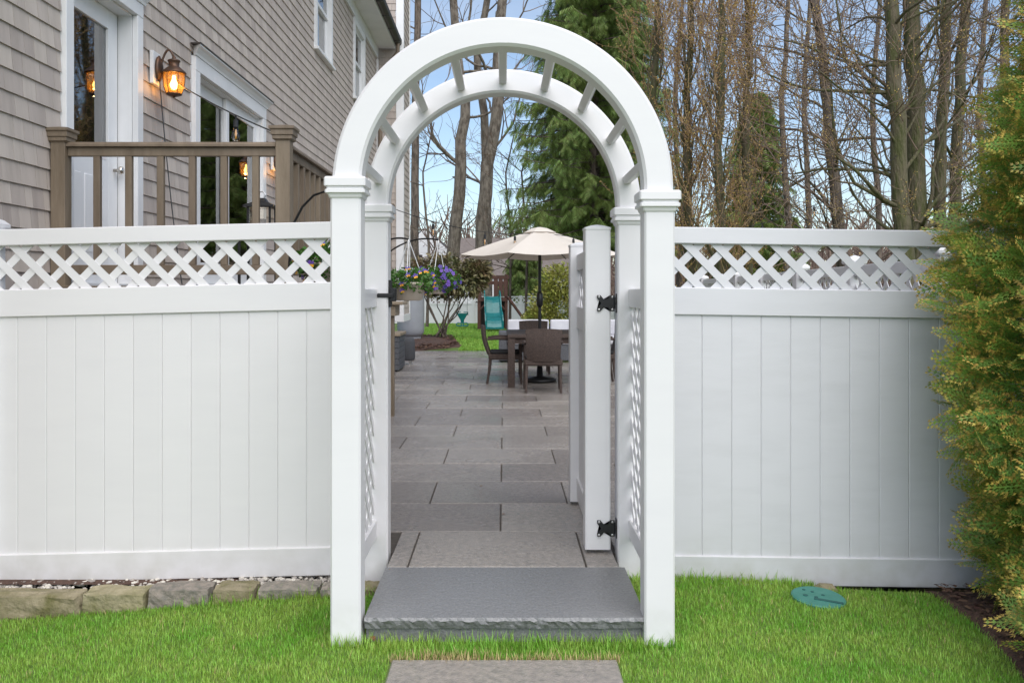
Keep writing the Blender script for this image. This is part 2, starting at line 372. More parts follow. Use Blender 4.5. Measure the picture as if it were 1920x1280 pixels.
def sheared(name, parent, xa, xb, y0, y1, za, zb, h, m, bevel=.004):
    """a rail from xa to xb whose underside runs from za to zb"""
    bm = bmesh.new(); c = Vector(((xa+xb)/2, (y0+y1)/2, (za+zb)/2 + h/2))
    r = .004
    def prof(x, z): return [(x, y0 + r, z), (x, y1 - r, z), (x, y1, z + r), (x, y1, z + h - r), (x, y1 - r, z + h), (x, y0 + r, z + h), (x, y0, z + h - r), (x, y0, z + r)]
    loft(bm, [[Vector(p) - c for p in prof(xa, za)], [Vector(p) - c for p in prof(xb, zb)]])
    return bm_obj(name, bm, m, parent, c)
YF = 4.70                                           # fence rails front face
def fence_panel(th, xa, xb, za, zb, H, m, bw=.150, x_first=None, y0=YF, lat=True):
    sl = (zb - za) / (xb - xa); zat = lambda x: za + (x - xa) * sl
    sheared('bottom_rail', th, xa, xb, y0, y0 + .05, za, zb, .148, m)
    sheared('middle_rail', th, xa, xb, y0, y0 + .05, za + H - .455, zb + H - .455, .142, m)
    sheared('top_rail', th, xa, xb, y0 - .004, y0 + .054, za + H - .085, zb + H - .085, .085, m)
    x = xa if x_first is None else x_first - bw
    while x < xb - .002:
        a = max(x, xa) + .0004; b = min(x + bw, xb) - .0004; x += bw
        if b - a < .01: continue
        c = Vector(((a+b)/2, y0 + .025, zat((a+b)/2) + .14)); hh = H - .455 - .14 + .008
        bm = bmesh.new(); dz = sl * (b - a) / 2; t = .011; g = .003
        def sec(x_, dz_, tt): return [(x_, -tt, dz_), (x_, tt, dz_), (x_, tt, hh + dz_), (x_, -tt, hh + dz_)]
        w2 = (b - a) / 2
        loft(bm, [sec(-w2, -dz, t - g), sec(-w2 + .004, -dz, t), sec(w2 - .004, dz, t), sec(w2, dz, t - g)])
        bm_obj('board', bm, m, th, c)
    if lat: lattice(th, (xa, y0 + .025, za + H - .315), (1, 0, 0), xb - xa, .232, m, slope=sl)
# left and right panels
fl = thing('vinyl_fence', 'white vinyl privacy fence with lattice top left of the arbor, above stone edging', 'fence', (-1.6, 4.72, -.13))
fence_panel(fl, -2.63, -.72, -.146, -.101, 1.833, VINYL, .1503, x_first=-2.53)
fr = thing('vinyl_fence', 'white vinyl privacy fence with lattice top between arbor and arborvitae', 'fence', (1.6, 4.72, -.13))
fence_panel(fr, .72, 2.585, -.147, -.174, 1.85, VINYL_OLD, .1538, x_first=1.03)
def flat_post(parent, cx, cy, hw, z0, z1, m):
    bm = bmesh.new(); loft(bm, [sq(hw, z0 - z1), sq(hw, 0)]); p = bm_obj('post', bm, m, parent, (cx, cy, z1))
    bm = bmesh.new(); loft(bm, [sq(hw + .012, -.012), sq(hw + .018, .0), sq(hw + .018, .018), sq(hw - .004, .04), sq(.004, .062, r=.001)])
    bm_obj('post_cap', bm, m, p, (cx, cy, z1)); return p
flat_post(fl, -2.63 - .0635, YF + .025, .0635, -.35, 1.70, VINYL)
flat_post(fr, 2.585 + .0635, YF + .025, .0635, -.35, 1.68, VINYL_OLD)
fence_panel(fl, -4.55, -2.757, -.19, -.134, 1.815, VINYL, .1503, lat=True)

# ------------------------------------------------------------------ arbor
AX = -.006; RI, RO, RZ = .592, .713, 1.800
arb = thing('garden_arbor', 'white vinyl arched arbor with lattice sides over the gateway', 'arbor', (AX, 4.3, -.1))
PH = .0635
posts = {}
for s, yc, zt in ((-1, 3.78 + PH, 1.845), (1, 3.78 + PH, 1.788), (-1, 4.67 + PH, 1.815), (1, 4.67 + PH, 1.798)):
    posts[(s, yc)] = collar_post('post', arb, AX + s * (RI + PH), yc, PH, -.30, zt, VINYL)
for yc, nm in ((3.78 + PH, 'front'), (4.67 + PH, 'back')):
    bm = bmesh.new(); n = 72; rings = []
    hy = .0625; r = .012
    a0 = -.02
    for i in range(n + 1):
        a = a0 + (math.pi - 2 * a0) * i / n; ca, sa = math.cos(a), math.sin(a)
        if sa < 0: ca, dz = math.copysign(1, ca), a if a < 1 else math.pi - a
        else: dz = None
        ring = []
        for rr, yy in ((RI + r, -hy), (RI, -hy + r), (RI, hy - r), (RI + r, hy), (RO - r, hy), (RO, hy - r), (RO, -hy + r), (RO - r, -hy)):
            ring.append((rr * ca, yy, rr * sa if dz is None else dz * 1.0))
        rings.append(ring)
    loft(bm, rings)
    me = bm_obj('arch', bm, VINYL, arb, (AX, yc, RZ))
    for p in me.data.polygons: p.use_smooth = True
    md = me.modifiers.new('edge', 'EDGE_SPLIT'); md.split_angle = R(28)
for k in range(9):
    a = R(90 + (k - 4) * 19.4); rc = .655
    y0_, y1_ = 3.78 + 2 * PH - .002, 4.67 + .002
    o = link('rung', box_mesh(.040, y1_ - y0_, .038, VINYL, .003), arb, (AX + rc * math.cos(a), (y0_ + y1_) / 2, RZ + rc * math.sin(a)), (0, -(a - math.pi/2) , 0))
for s in (-1, 1):
    xi = AX + s * .668
    ya, yb_ = 3.78 + 2 * PH, 4.67
    for z0_, h_ in ((1.285, .095), (.10, .092)):
        box('side_rail', xi - .019, xi + .019, ya - .002, yb_ + .002, z0_, z0_ + h_, VINYL, arb, .004)
    lattice(arb, (xi, ya, .192), (0, 1, 0), yb_ - ya, 1.093, VINYL, pitch=.135, width=.034)
# latch on the left back post
lx = AX - RI
lat_ = box('gate_latch', lx - .002, lx + .016, 4.69, 4.725, 1.285, 1.425, BLACK, arb, .003)
box('latch_arm', lx - .055, lx + .03, 4.66, 4.678, 1.335, 1.357, BLACK, lat_, .004)
box('latch_body', lx + .010, lx + .040, 4.672, 4.73, 1.315, 1.385, BLACK, lat_, .005)

# ------------------------------------------------------------------ gate, standing open
gate = thing('gate', 'white vinyl gate with lattice top standing open on black hinges', 'gate', (.49, 4.75, .02))
gx0, gx1 = .423, .556
for y0_, zt in ((4.725, 1.70), (5.80, 1.665)):
    bm = bmesh.new(); h = (gx1 - gx0) / 2
    loft(bm, [sq(h, .022 - zt), sq(h, -.012), sq(h + .003, -.010), sq(h + .003, .0), sq(h*.5, .012, r=.002), sq(.004, .018, r=.001)])
    bm_obj('gate_post', bm, VINYL, gate, ((gx0+gx1)/2, y0_ + h, zt))
ga, gb = 4.725 + .133, 5.80
gxa, gxb = .464, .515
for nm, z0_, h_ in (('top_rail', 1.50, .10), ('middle_rail', 1.13, .14), ('bottom_rail', .045, .13)):
    box(nm, gxa, gxb, ga - .002, gb + .002, z0_, z0_ + h_, VINYL, gate, .004)
nb = 6; bwid = (gb - ga) / nb
for i in range(nb): box('board', .478, .501, ga + i*bwid + .001, ga + (i+1)*bwid - .001, .17, 1.135, VINYL, gate, .003)
lattice(gate, (.4895, ga, 1.268), (0, 1, 0), gb - ga, .234, VINYL)
for zc in (1.305, .135):
    hg = link('hinge', None, gate, (.53, 4.722, zc))
    pts = [(-.045,.042),(-.028,.042),(-.012,.022),(.012,.022),(.022,.042),(.046,.042),(.046,-.042),(.022,-.042),(.012,-.022),(-.012,-.022),(-.028,-.042),(-.045,-.042),(-.045,-.026),(-.024,0),(-.045,.026)]
    bm = bmesh.new(); f = [bm.verts.new((x_, -.006, z_)) for x_, z_ in pts]; k_ = [bm.verts.new((x_, .0015, z_)) for x_, z_ in pts]
    bm.faces.new(f); bm.faces.new(k_[::-1])
    for i in range(len(pts)): bm.faces.new((f[i], f[(i+1) % len(pts)], k_[(i+1) % len(pts)], k_[i]))
    bmesh.ops.triangulate(bm, faces=[q for q in bm.faces if len(q.verts) > 4])
    bm_obj('hinge_plate', bm, BLACK, hg, (.53, 4.722, zc))
    for dx, dz in ((-.036,.033),(.034,.033),(-.036,-.033),(.034,-.033)):
        bm = lathe_bm([(.006, 0), (.006, .003), (.003, .005)], 10); bmesh.ops.rotate(bm, verts=bm.verts, matrix=Matrix.Rotation(R(90), 3, 'X'))
        bm_obj('screw', bm, STEEL, hg, (.53 + dx, 4.7155, zc + dz))
    bm = lathe_bm([(.010, -.03), (.010, .03)], 12); bm_obj('hinge_barrel', bm, BLACK, hg, (.570, 4.725, zc))
    tube('hinge_bolt', [(.570, 4.728, zc), (.592, 4.735, zc)], .006, STEEL, hg, loc=(.57, 4.728, zc))
    box('post_plate', .5825, .588, 4.70, 4.75, zc - .05, zc + .05, BLACK, hg, .002)

# ------------------------------------------------------------------ house
WX = -2.80; HY0, HY1, HZ1 = 2.2, 20.0, 6.50
house = thing('shingled_house', 'two storey house with taupe cedar shingles and white trim', 'house', (WX, 10, -.2))
# openings: (y0, y1, z0, z1)
OPEN = {'door': (5.86, 6.88, 1.42, 3.46), 'slider': (8.30, 10.47, 1.44, 3.36), 'w1': (13.55, 14.62, 4.99, 6.36), 'w2': (17.0, 18.08, 4.99, 6.36)}
def wall_boxes(prefix, x0, x1, ya, yb, za, zb, ops, m, parent):
    ys = sorted({ya, yb, *[o[0] for o in ops], *[o[1] for o in ops]})
    for a, b in zip(ys, ys[1:]):
        z = za
        for o in sorted([o for o in ops if o[0] <= a + 1e-6 and o[1] >= b - 1e-6], key=lambda o: o[2]):
            box(prefix, x0, x1, a, b, z, o[2], m, parent); z = o[3]
        box(prefix, x0, x1, a, b, z, zb, m, parent)
wall_boxes('wall', WX - .16, WX - .022, HY0, HY1, -.3, HZ1 + .1, list(OPEN.values()), TRIM, house)
# shingle courses; casings mask (with margins)
cas = [(5.745, 7.0, 1.3, 3.66), (8.13, 10.64, 1.3, 3.56), (13.40, 14.77, 4.90, 6.6), (16.86, 18.22, 4.90, 6.6)]
pieces = []
EXPO = .1275
z = -.05; ci = 0
while z < HZ1 - .02:
    yy = HY0 + random.uniform(0, .1)
    while yy < HY1 - .06:
        w = random.choice((.085, .11, .13, .15, .17, .20)); ye = min(yy + w, HY1 - .05)
        segs = [(yy, ye)]
        for (a, b, c, d) in cas:
            if z + EXPO * .75 > c and z + EXPO * .4 < d:
                ns = []
                for s0, s1 in segs:
                    if s1 <= a or s0 >= b: ns.append((s0, s1))
                    else:
                        if s0 < a: ns.append((s0, a))
                        if s1 > b: ns.append((b, s1))
                segs = ns
        for s0, s1 in segs:
            if s1 - s0 > .02: pieces.append((s0, s1, z + random.uniform(-.0008, .0008)))
        yy = ye
    z += EXPO; ci += 1
def shing_verts(w):
    h = EXPO + .022; t0, t1 = .020, .006; g = .0018
    a, b = -w/2 + g, w/2 - g
    return [(0,a,0),(t0,a,0),(t0,b,0),(0,b,0),(0,a,h),(t1,a,h),(t1,b,h),(0,b,h)]
SF = [(0,3,2,1),(4,5,6,7),(1,2,6,5),(0,1,5,4),(2,3,7,6)]
def size_px(p):
    y_ = (p[0] + p[1]) / 2; zc = p[2] + .06
    px = 945 + WX * 1700 / y_; py = 545 - (zc - 1.37) * 1700 / y_
    vis = -5 < px < 640 and -5 < py < 545 and y_ > 4.9
    return ((p[1] - p[0]) * 2.8 * 1700 / y_**2 * EXPO * 1700 / y_ if vis else 0)
pieces.sort(key=size_px, reverse=True)
near, rest = pieces[:300], pieces[300:]
SC = {}
for s0, s1, z_ in near:
    w = round(s1 - s0, 3)
    if w not in SC: SC[w] = mesh_np('shingle', np.array(shing_verts(w)), [i for f in SF for i in f], 4, SHING)
    link('shingle', SC[w], house, (WX - .022, (s0 + s1) / 2, z_))
V = np.concatenate([np.array(shing_verts(s1 - s0)) + np.array([WX - .022, (s0 + s1) / 2, z_]) for s0, s1, z_ in rest])
F = (np.array(SF)[None] + (np.arange(len(rest)) * 8)[:, None, None]).reshape(-1)
stuff(link('shingles', mesh_np('shingles', V - np.array([WX, 10, 0]), F, 4, SHINGS), house, (WX, 10, 0)))
# dim room behind the openings
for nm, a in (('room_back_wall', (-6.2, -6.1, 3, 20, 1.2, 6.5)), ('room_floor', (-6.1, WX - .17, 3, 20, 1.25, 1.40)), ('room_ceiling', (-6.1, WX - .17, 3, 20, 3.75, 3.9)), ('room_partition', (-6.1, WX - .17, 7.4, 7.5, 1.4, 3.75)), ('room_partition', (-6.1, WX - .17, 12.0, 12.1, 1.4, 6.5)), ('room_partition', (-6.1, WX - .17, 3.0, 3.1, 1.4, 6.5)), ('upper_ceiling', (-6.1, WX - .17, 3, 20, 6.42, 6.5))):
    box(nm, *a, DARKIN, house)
def casing(parent, y0, y1, z0, z1, w, crown, sill, x=WX):
    for a, b in ((y0 - w, y0), (y1, y1 + w)): box('casing', x - .02, x + .022, a, b, z0, z1, TRIM, parent, .003)
    box('head_casing', x - .02, x + .024, y0 - w, y1 + w, z1, z1 + w, TRIM, parent, .003)
    for a, b in ((y0, y0 + .012), (y1 - .012, y1)): box('jamb', x - .16, x - .02, a, b, z0, z1, TRIM, parent)
    box('head_jamb', x - .16, x - .02, y0, y1, z1 - .012, z1, TRIM, parent)
    if crown:
        bm = bmesh.new(); prof = [(0, 0), (.03, 0), (.035, .02), (.06, .055), (.085, .07), (.085, .085), (0, .085)]
        c = Vector((x + .002, (y0 + y1) / 2, z1 + w)); L = (y1 - y0) / 2 + w
        loft(bm, [[(px, -L - px * .8, pz) for px, pz in prof], [(px, L + px * .8, pz) for px, pz in prof]])
        cr = bm_obj('crown_moulding', bm, TRIM, parent, c)
        box('flashing', x, x + .095, y0 - w - .075, y1 + w + .075, z1 + w + .0855, z1 + w + .098, GUT, cr)
    if sill: box('sill', x - .02, x + .06, y0 - w - .03, y1 + w + .03, z0 - .045, z0, TRIM, parent, .004)
# back door
y0, y1, z0, z1 = OPEN['door']
door = link('door', None, house, (WX - .14, y0, z0))
casing(door, y0, y1, z0, z1, .105, True, False)
dx0, dx1 = WX - .165, WX - .125
gz = 2.36
for nm, a in (('stile', (y0 + .014, y0 + .15, z0, z1 - .014)), ('stile', (y1 - .175, y1 - .022, z0, z1 - .014)), ('top_rail', (y0 + .15, y1 - .175, z1 - .155, z1 - .014)), ('lower_panel', (y0 + .15, y1 - .175, z0, gz))):
    box(nm, dx0, dx1, a[0], a[1], a[2], a[3], TRIM, door, .002)
for k in range(2):
    a = y0 + .19 + k * .265
    box('raised_panel', dx1 - .01, dx1 + .006, a, a + .215, z0 + .22, gz - .17, TRIM, door, .005)
box('pane', dx0 + .015, dx0 + .021, y0 + .15, y1 - .175, gz, z1 - .155, GLASS, door)
box('curtain', dx0 - .10, dx0 - .09, y1 - .46, y1 - .10, gz - .4, z1 - .06, CURT, door)
box('gap_shade_strip', dx1 - .03, dx1 - .002, y1 - .0215, y1 - .0125, z0, z1 - .02, BLACK, door)  # black strip stands in for the dark gap between door and jamb
for yy in (y1 - .085,):
    bm = lathe_bm([(.012, 0), (.012, .03), (.026, .04), (.031, .055), (.026, .07), (.008, .076)], 16); bmesh.ops.rotate(bm, verts=bm.verts, matrix=Matrix.Rotation(R(90), 3, 'Y'))
    bm_obj('door_knob', bm, BRASS, door, (dx1, yy, 2.27), True)
st = box('alarm_sticker', dx1 + .0005, dx1 + .003, y1 - .30, y1 - .215, gz - .03, gz + .085, STICK, door)
for k in range(3): box('sticker_print', dx1 + .0032, dx1 + .004, y1 - .285, y1 - .23, gz + .005 + k * .02, gz + .015 + k * .02, STICKR, st)
# sliding glass door
y0, y1, z0, z1 = OPEN['slider']
sl_ = link('sliding_door', None, house, (WX, (y0 + y1) / 2, z0))
casing(sl_, y0, y1, z0, z1, .13, True, False)
ym = (y0 + y1) / 2
for k, (a, b, xs) in enumerate(((y0 + .012, ym + .05, WX - .115), (ym - .05, y1 - .012, WX - .075))):
    pn = link('door_panel', None, sl_, (xs, (a + b) / 2, z0))
    for nm, q in (('stile', (a, a + .09, z0, z1 - .014)), ('stile', (b - .09, b, z0, z1 - .014)), ('rail', (a + .09, b - .09, z1 - .13, z1 - .014)), ('rail', (a + .09, b - .09, z0, z0 + .2))):
        box(nm, xs - .018, xs + .018, *q, TRIM, pn, .003)
    box('pane', xs - .003, xs + .003, a + .09, b - .09, z0 + .2, z1 - .13, GLASS, pn)
    box('blind_header', xs - .03, xs - .012, a + .095, b - .095, z1 - .20, z1 - .135, BLIND, pn)
    for f in (.22, .5, .78): 
        yy = a + .09 + (b - a - .18) * f; box('blind_cord', xs - .024, xs - .021, yy - .004, yy + .004, z0 + .25, z1 - .2, BLIND, pn)
    for q in range(26): box('blind_slat', xs - .034, xs - .012, a + .10, b - .10, z0 + .215 + q * .026, z0 + .218 + q * .026, BLIND, pn)
pend = link('pendant_lamp', None, house, (-4.6, 9.6, 2.6))
bm = lathe_bm([(.02, .12), (.10, .05), (.14, 0), (.13, 0), (.02, .10)], 20); bm_obj('lamp_shade', bm, GLOWS, pend, (-4.6, 9.6, 2.35), True)
tube('lamp_cord', [(-4.6, 9.6, 2.46), (-4.6, 9.6, 3.75)], .006, BLACK, pend, loc=(-4.6, 9.6, 2.46))
# upper sash windows
for key in ('w1', 'w2'):
    y0, y1, z0, z1 = OPEN[key]
    w = link('window', None, house, (WX, (y0 + y1) / 2, z0)); casing(w, y0, y1, z0, z1, .12, False, True)
    zm = (z0 + z1) / 2 + .06
    for a, b, xs in ((z0, zm + .02, WX - .085), (zm - .02, z1 - .012, WX - .05)):
        for nm, q in (('sash_stile', (y0 + .012, y0 + .065, a, b)), ('sash_stile', (y1 - .065, y1 - .012, a, b)), ('sash_rail', (y0 + .065, y1 - .065, a, a + .055)), ('sash_rail', (y0 + .065, y1 - .065, b - .045, b))):
            box(nm, xs - .016, xs + .016, *q, TRIM, w, .002)
        box('pane', xs - .003, xs + .003, y0 + .065, y1 - .065, a + .055, b - .045, GLASS, w)
    box('window_shade', WX - .20, WX - .195, y0, y1, z0 + .1, z1, CURT, w)
# frieze, soffit, gutter, roof, corner board
box('frieze_board', WX - .02, WX + .03, HY0, HY1, HZ1 - .02, HZ1 + .22, TRIM, house, .004)
box('soffit', WX - .02, WX + .40, HY0, HY1 + .05, HZ1 + .22, HZ1 + .25, TRIM, house)
box('fascia', WX + .38, WX + .405, HY0, HY1 + .05, HZ1 + .251, HZ1 + .43, TRIM, house)
gut = []
bm = bmesh.new(); prof = [(.41, .27), (.47, .27), (.53, .33), (.54, .41), (.525, .41), (.51, .34), (.46, .285), (.41, .285)]
loft(bm, [[(x_, HY0 - 11, z_) for x_, z_ in prof], [(x_, HY1 + .1 - 11, z_) for x_, z_ in prof]]); bm_obj('gutter', bm, GUT, house, (WX, 11, HZ1))
for k in range(10): box('gutter_strap', WX + .405, WX + .545, 11.5 + k * .9, 11.53 + k * .9, HZ1 + .26, HZ1 + .268, BLACK, house)
tube('downspout', [(WX + .47, 19.9, HZ1 + .29), (WX + .47, 19.9, HZ1 + .1), (WX + .14, 19.93, HZ1 - .35), (WX + .08, 19.93, HZ1 - .6), (WX + .08, 19.93, .1)], .045, DECK, house, loc=(WX, 19.9, 3))
bm = bmesh.new(); loft(bm, [[(.50, -9, .44), (-4, -9, 3.2), (-4, -9, 3.05), (.50, -9, .38)], [(.50, 9.1, .44), (-4, 9.1, 3.2), (-4, 9.1, 3.05), (.50, 9.1, .38)]]); bm_obj('roof', bm, ROOF, house, (WX, 11, HZ1))
box('corner_board', WX - .021, WX + .026, HY1 - .05, HY1 + .10, -.2, HZ1 - .02, TRIM, house, .003)
# chimney chase beyond the end of the wall, hung clear of the ground
cx0, cx1, cy0, cy1, cz0, cz1 = -3.9, -2.235, 20.12, 21.55, .70, 9.2
ch = link('chimney_chase', None, house, (-2.8, 20.8, .7))
box('chase_core', cx0, cx1 - .02, cy0 + .02, cy1, cz0, cz1, TRIM, ch)
Vs, k = [], 0
zz = cz0 + .14
def wedge(p, n, L, z, h): 
    p = np.array(p); n = np.array(n); L = np.array(L)
    return [p, p + n * .02, p + n * .02 + L, p + L, p + [0,0,h], p + n * .006 + [0,0,h], p + n * .006 + L + [0,0,h], p + L + [0,0,h]]
while zz < cz1 - .1:
    for fx0, fx1 in ((cx0, cx1 - .16),):
        xx = fx0
        while xx < fx1 - .02:
            ww = min(random.uniform(.1, .22), fx1 - xx); Vs.append(wedge((xx + .002, cy0 + .02, zz), (0, -1, 0), (ww - .004, 0, 0), zz, .17)); xx += ww
    yy = cy0 + .12
    while yy < cy1 - .14:
        ww = min(random.uniform(.1, .22), cy1 - .12 - yy); Vs.append(wedge((cx1 - .02, yy + .002, zz), (1, 0, 0), (0, ww - .004, 0), zz, .17)); yy += ww
    zz += .15
V = np.concatenate([np.array(v) for v in Vs]); F = (np.array(SF)[None] + (np.arange(len(Vs)) * 8)[:, None, None]).reshape(-1)
stuff(link('shingles', mesh_np('shingles', V - np.array([-2.8, 20.8, .7]), F, 4, SHINGS), ch, (-2.8, 20.8, .7)))
box('corner_board', cx1 - .16, cx1 + .008, cy0 - .012, cy0 + .12, cz0, cz1, TRIM, ch, .003)
box('corner_board', cx1 - .03, cx1 + .008, cy1 - .12, cy1 + .005, cz0, cz1, TRIM, ch, .003)
box('base_trim', cx0, cx1 + .012, cy0 - .016, cy1 + .01, cz0 - .02, cz0 + .14, TRIM, ch, .003)

# ------------------------------------------------------------------ deck with railing
deck = thing('deck', 'raised brown wooden deck with railing along the house', 'deck', (-2.1, 8, -.1))
DX1 = -1.36; DY0, DY1 = 5.55, 10.75
x = WX + .01; 
nbd = 10; bw_ = (DX1 + .02 - WX - .01) / nbd
for i in range(nbd): box('deck_board', WX + .012 + i * bw_ + .003, WX + .012 + (i + 1) * bw_ - .003, DY0, DY1, 1.372, 1.40, DECK, deck, .003)
box('fascia', WX + .02, DX1, DY0 - .028, DY0 - .002, 1.15, 1.39, DECK, deck); box('fascia', DX1 + .021, DX1 + .047, DY0 - .028, DY1, 1.15, 1.39, DECK, deck)
def wood_post(px, py, ztop, zb=1.15, hw=.045):
    bm = bmesh.new(); loft(bm, [sq(hw, zb - ztop, r=.003), sq(hw, -.01, r=.003)]); p = bm_obj('post', bm, DECK, deck, (px, py, ztop))
    bm = bmesh.new(); loft(bm, [sq(hw + .002, -.075, r=.002), sq(hw + .016, -.065, r=.002), sq(hw + .016, -.045, r=.002), sq(hw + .024, -.04, r=.002), sq(hw + .024, -.012, r=.002), sq(hw + .034, -.004, r=.002), sq(hw + .034, .012, r=.002), sq(.01, .028, r=.002)])
    bm_obj('post_cap', bm, DECK, p, (px, py, ztop))
wood_post(WX + .045, 5.64, 2.36); wood_post(-1.372, 5.66, 2.375, -.1); wood_post(-1.372, 10.66, 2.375, -.1); wood_post(-1.372, 8.2, 2.375, -.1)
def rail_x(xa, xb, yc):
    bm = bmesh.new(); prof = [(-.045, .0), (-.045, .012), (-.035, .028), (.0, .034), (.035, .028), (.045, .012), (.045, 0)]
    loft(bm, [[(xa - (xa+xb)/2, p, q) for p, q in prof], [(xb - (xa+xb)/2, p, q) for p, q in prof]]); bm_obj('handrail', bm, DECK, deck, ((xa+xb)/2, yc, 2.262))
    box('sub_rail', xa, xb, yc - .019, yc + .019, 2.205, 2.2615, DECK, deck, .003); box('bottom_rail', xa, xb, yc - .019, yc + .019, 1.47, 1.53, DECK, deck, .003)
rail_x(WX + .09, -1.417, 5.65)
xs_ = [(182, 196), (233, 247), (292, 306), (350, 364), (409, 422), (470, 483)]
for k in range(6):
    xc = WX + .09 + (k + .9) * (1.293 / 6.55); box('baluster', xc - .021, xc + .021, 5.632, 5.668, 1.53, 2.205, DECK, deck, .003)
def rail_y(ya, yb, xc):
    bm = bmesh.new(); prof = [(-.045, .0), (-.045, .012), (-.035, .028), (.0, .034), (.035, .028), (.045, .012), (.045, 0)]
    loft(bm, [[(p, ya - (ya+yb)/2, q) for p, q in prof], [(p, yb - (ya+yb)/2, q) for p, q in prof]]); bm_obj('handrail', bm, DECK, deck, (xc, (ya+yb)/2, 2.262))
    box('sub_rail', xc - .019, xc + .019, ya, yb, 2.205, 2.2615, DECK, deck, .003); box('bottom_rail', xc - .019, xc + .019, ya, yb, 1.47, 1.53, DECK, deck, .003)
    n = int((yb - ya) / .17)
    for i in range(n): 
        yc = ya + (i + .6) * (yb - ya) / n; box('baluster', xc - .018, xc + .018, yc - .021, yc + .021, 1.53, 2.205, DECK, deck, .003)
rail_y(5.705, 8.155, -1.372); rail_y(8.245, 10.615, -1.372)
# stair newel with flat ledge at the foot of the deck
nw = thing('stair_newel', 'tan wooden newel post with flat ledge top beside the patio', 'newel post', (-1.24, 9.95, -.1))
box('post', -1.31, -1.205, 9.9, 10.0, -.12, 1.10, DECK, nw, .004); box('apron', -1.40, -1.185, 9.86, 10.3, 1.095, 1.215, TAN, nw, .003); box('ledge', -1.42, -1.10, 9.82, 10.35, 1.2155, 1.25, TAN, nw, .006)

# ------------------------------------------------------------------ lamps and cords on the house
def wall_lantern(y, z, label, x=WX):
    t = thing('wall_lantern', label, 'lamp', (x, y, z), 'copper wall lanterns on the house')
    box('mount_block', x, x + .03, y - .08, y + .06, z - .13, z + .13, TRIM, t, .003)
    bm = lathe_bm([(.02, .032), (.055, .034), (.062, .05), (.05, .06), (.018, .075)], 18); bmesh.ops.scale(bm, vec=(1, 1.7, 1), verts=bm.verts)
    bmesh.ops.rotate(bm, verts=bm.verts, matrix=Matrix.Rotation(R(90), 3, 'Y')); bmesh.ops.rotate(bm, verts=bm.verts, matrix=Matrix.Rotation(R(90), 3, 'X')); bm_obj('back_plate', bm, BRONZE, t, (x, y, z), True)
    a = np.linspace(0, 1, 14)
    pts = np.stack([x + .05 + .115 * a, np.full(14, y), z + .0 + .15 * np.sin(a * math.pi * .80)], 1); pts = np.vstack([pts, [x + .165, y, z + .10]])
    tube('arm', pts, .009, BRONZE, t, loc=(x + .1, y, z))
    c = (x + .165, y, z - .10)
    bm = lathe_bm([(0.0103, 0.2021), (0.0155, 0.1892), (0.012, 0.1806), (0.0473, 0.1677), (0.0499, 0.1591), (0.043, 0.1531), (0.0387, 0.1204), (0.0533, 0.1075), (0.0929, 0.0731), (0.0963, 0.0645), (0.0903, 0.0602), (0.0172, 0.0619)], 18); bm_obj('roof_cap', bm, BRONZE, t, c, True)
    bm = lathe_bm([(0.0791, 0.0585), (0.0826, 0.0258), (0.0757, -0.043), (0.0568, -0.0989), (0.055, -0.0989), (0.0731, -0.043), (0.08, 0.0258), (0.0765, 0.0585)], 18); bm_obj('lantern_glass', bm, AMBER, t, c, True)
    for k in range(6):
        an = k * math.pi / 3 + .2; q = [(r_ * math.cos(an) + c[0], r_ * math.sin(an) + c[1], zz + c[2]) for r_, zz in ((0.0817, 0.0602), (0.0851, 0.0258), (0.0783, -0.043), (0.0585, -0.1015))]
        tube('cage_bar', q, .0035, BRONZE, t, 5, c)
    bm = lathe_bm([(0.0602, -0.0989), (0.0619, -0.1075), (0.043, -0.1161), (0.0103, -0.1204), (0.0103, -0.129)], 18); bm_obj('base_ring', bm, BRONZE, t, c, True)
    bm = lathe_bm([(0.012, 0.043), (0.0138, 0.0172), (0.0292, -0.0172), (0.031, -0.0344), (0.0224, -0.0559), (0.0052, -0.0645)], 14); bm_obj('lit_bulb', bm, GLOW, t, c, True)
    ld = bpy.data.lights.new('lantern_light', 'POINT'); ld.energy = 2.0; ld.color = (1, .6, .25); ld.shadow_soft_size = .04
    lo_ = bpy.data.objects.new('lantern_light', ld); C.objects.link(lo_); lo_.parent = t; lo_.location = Vector((c[0] + .0, c[1] - .0, c[2] - .09)) - W[t]
wall_lantern(7.24, 3.14, 'lit copper wall lantern with amber glass between the two doors')
wall_lantern(10.95, 2.95, 'lit copper wall lantern beyond the sliding door behind the deck corner post')
def sag(a, b, s, n=16):
    a, b = np.array(a, float), np.array(b, float); t = np.linspace(0, 1, n)[:, None]
    p = a + (b - a) * t; p[:, 2] -= s * 4 * t[:, 0] * (1 - t[:, 0]); return p
def string_light(label, spans, bulbs, r=.005):
    t = thing('string_light', label, 'string light', tuple(spans[0][0]))
    P = [(np.asarray(sp) - np.array(spans[0][0]), np.full(len(sp), r)) for sp in spans]
    link('cord', tubes('cord', P, BLACK, 5), t, spans[0][0])
    for b in bulbs:
        b = np.array(b, float)
        q = link('bulb', None, t, tuple(b))
        bm = lathe_bm([(.006, 0), (.006, -.03), (.017, -.035), (.019, -.085), (.015, -.09)], 10); bm_obj('socket', bm, BLACK, q, tuple(b))
        bm = lathe_bm([(.013, -.088), (.022, -.115), (.030, -.145), (.027, -.17), (.012, -.188), (.003, -.19)], 12); bm_obj('glass_bulb', bm, BULBG, q, tuple(b), True)
        bm = lathe_bm([(.004, -.1), (.008, -.13), (.004, -.165)], 6); bm_obj('filament', bm, YELL, q, tuple(b))
def onspan(sp, f):
    i = f * (len(sp) - 1); k = int(i); u = i - k
    return sp[k] * (1 - u) + sp[min(k + 1, len(sp) - 1)] * u
s1 = sag((-2.60, 7.24, 3.02), (-1.42, 5.75, 2.36), .02); 
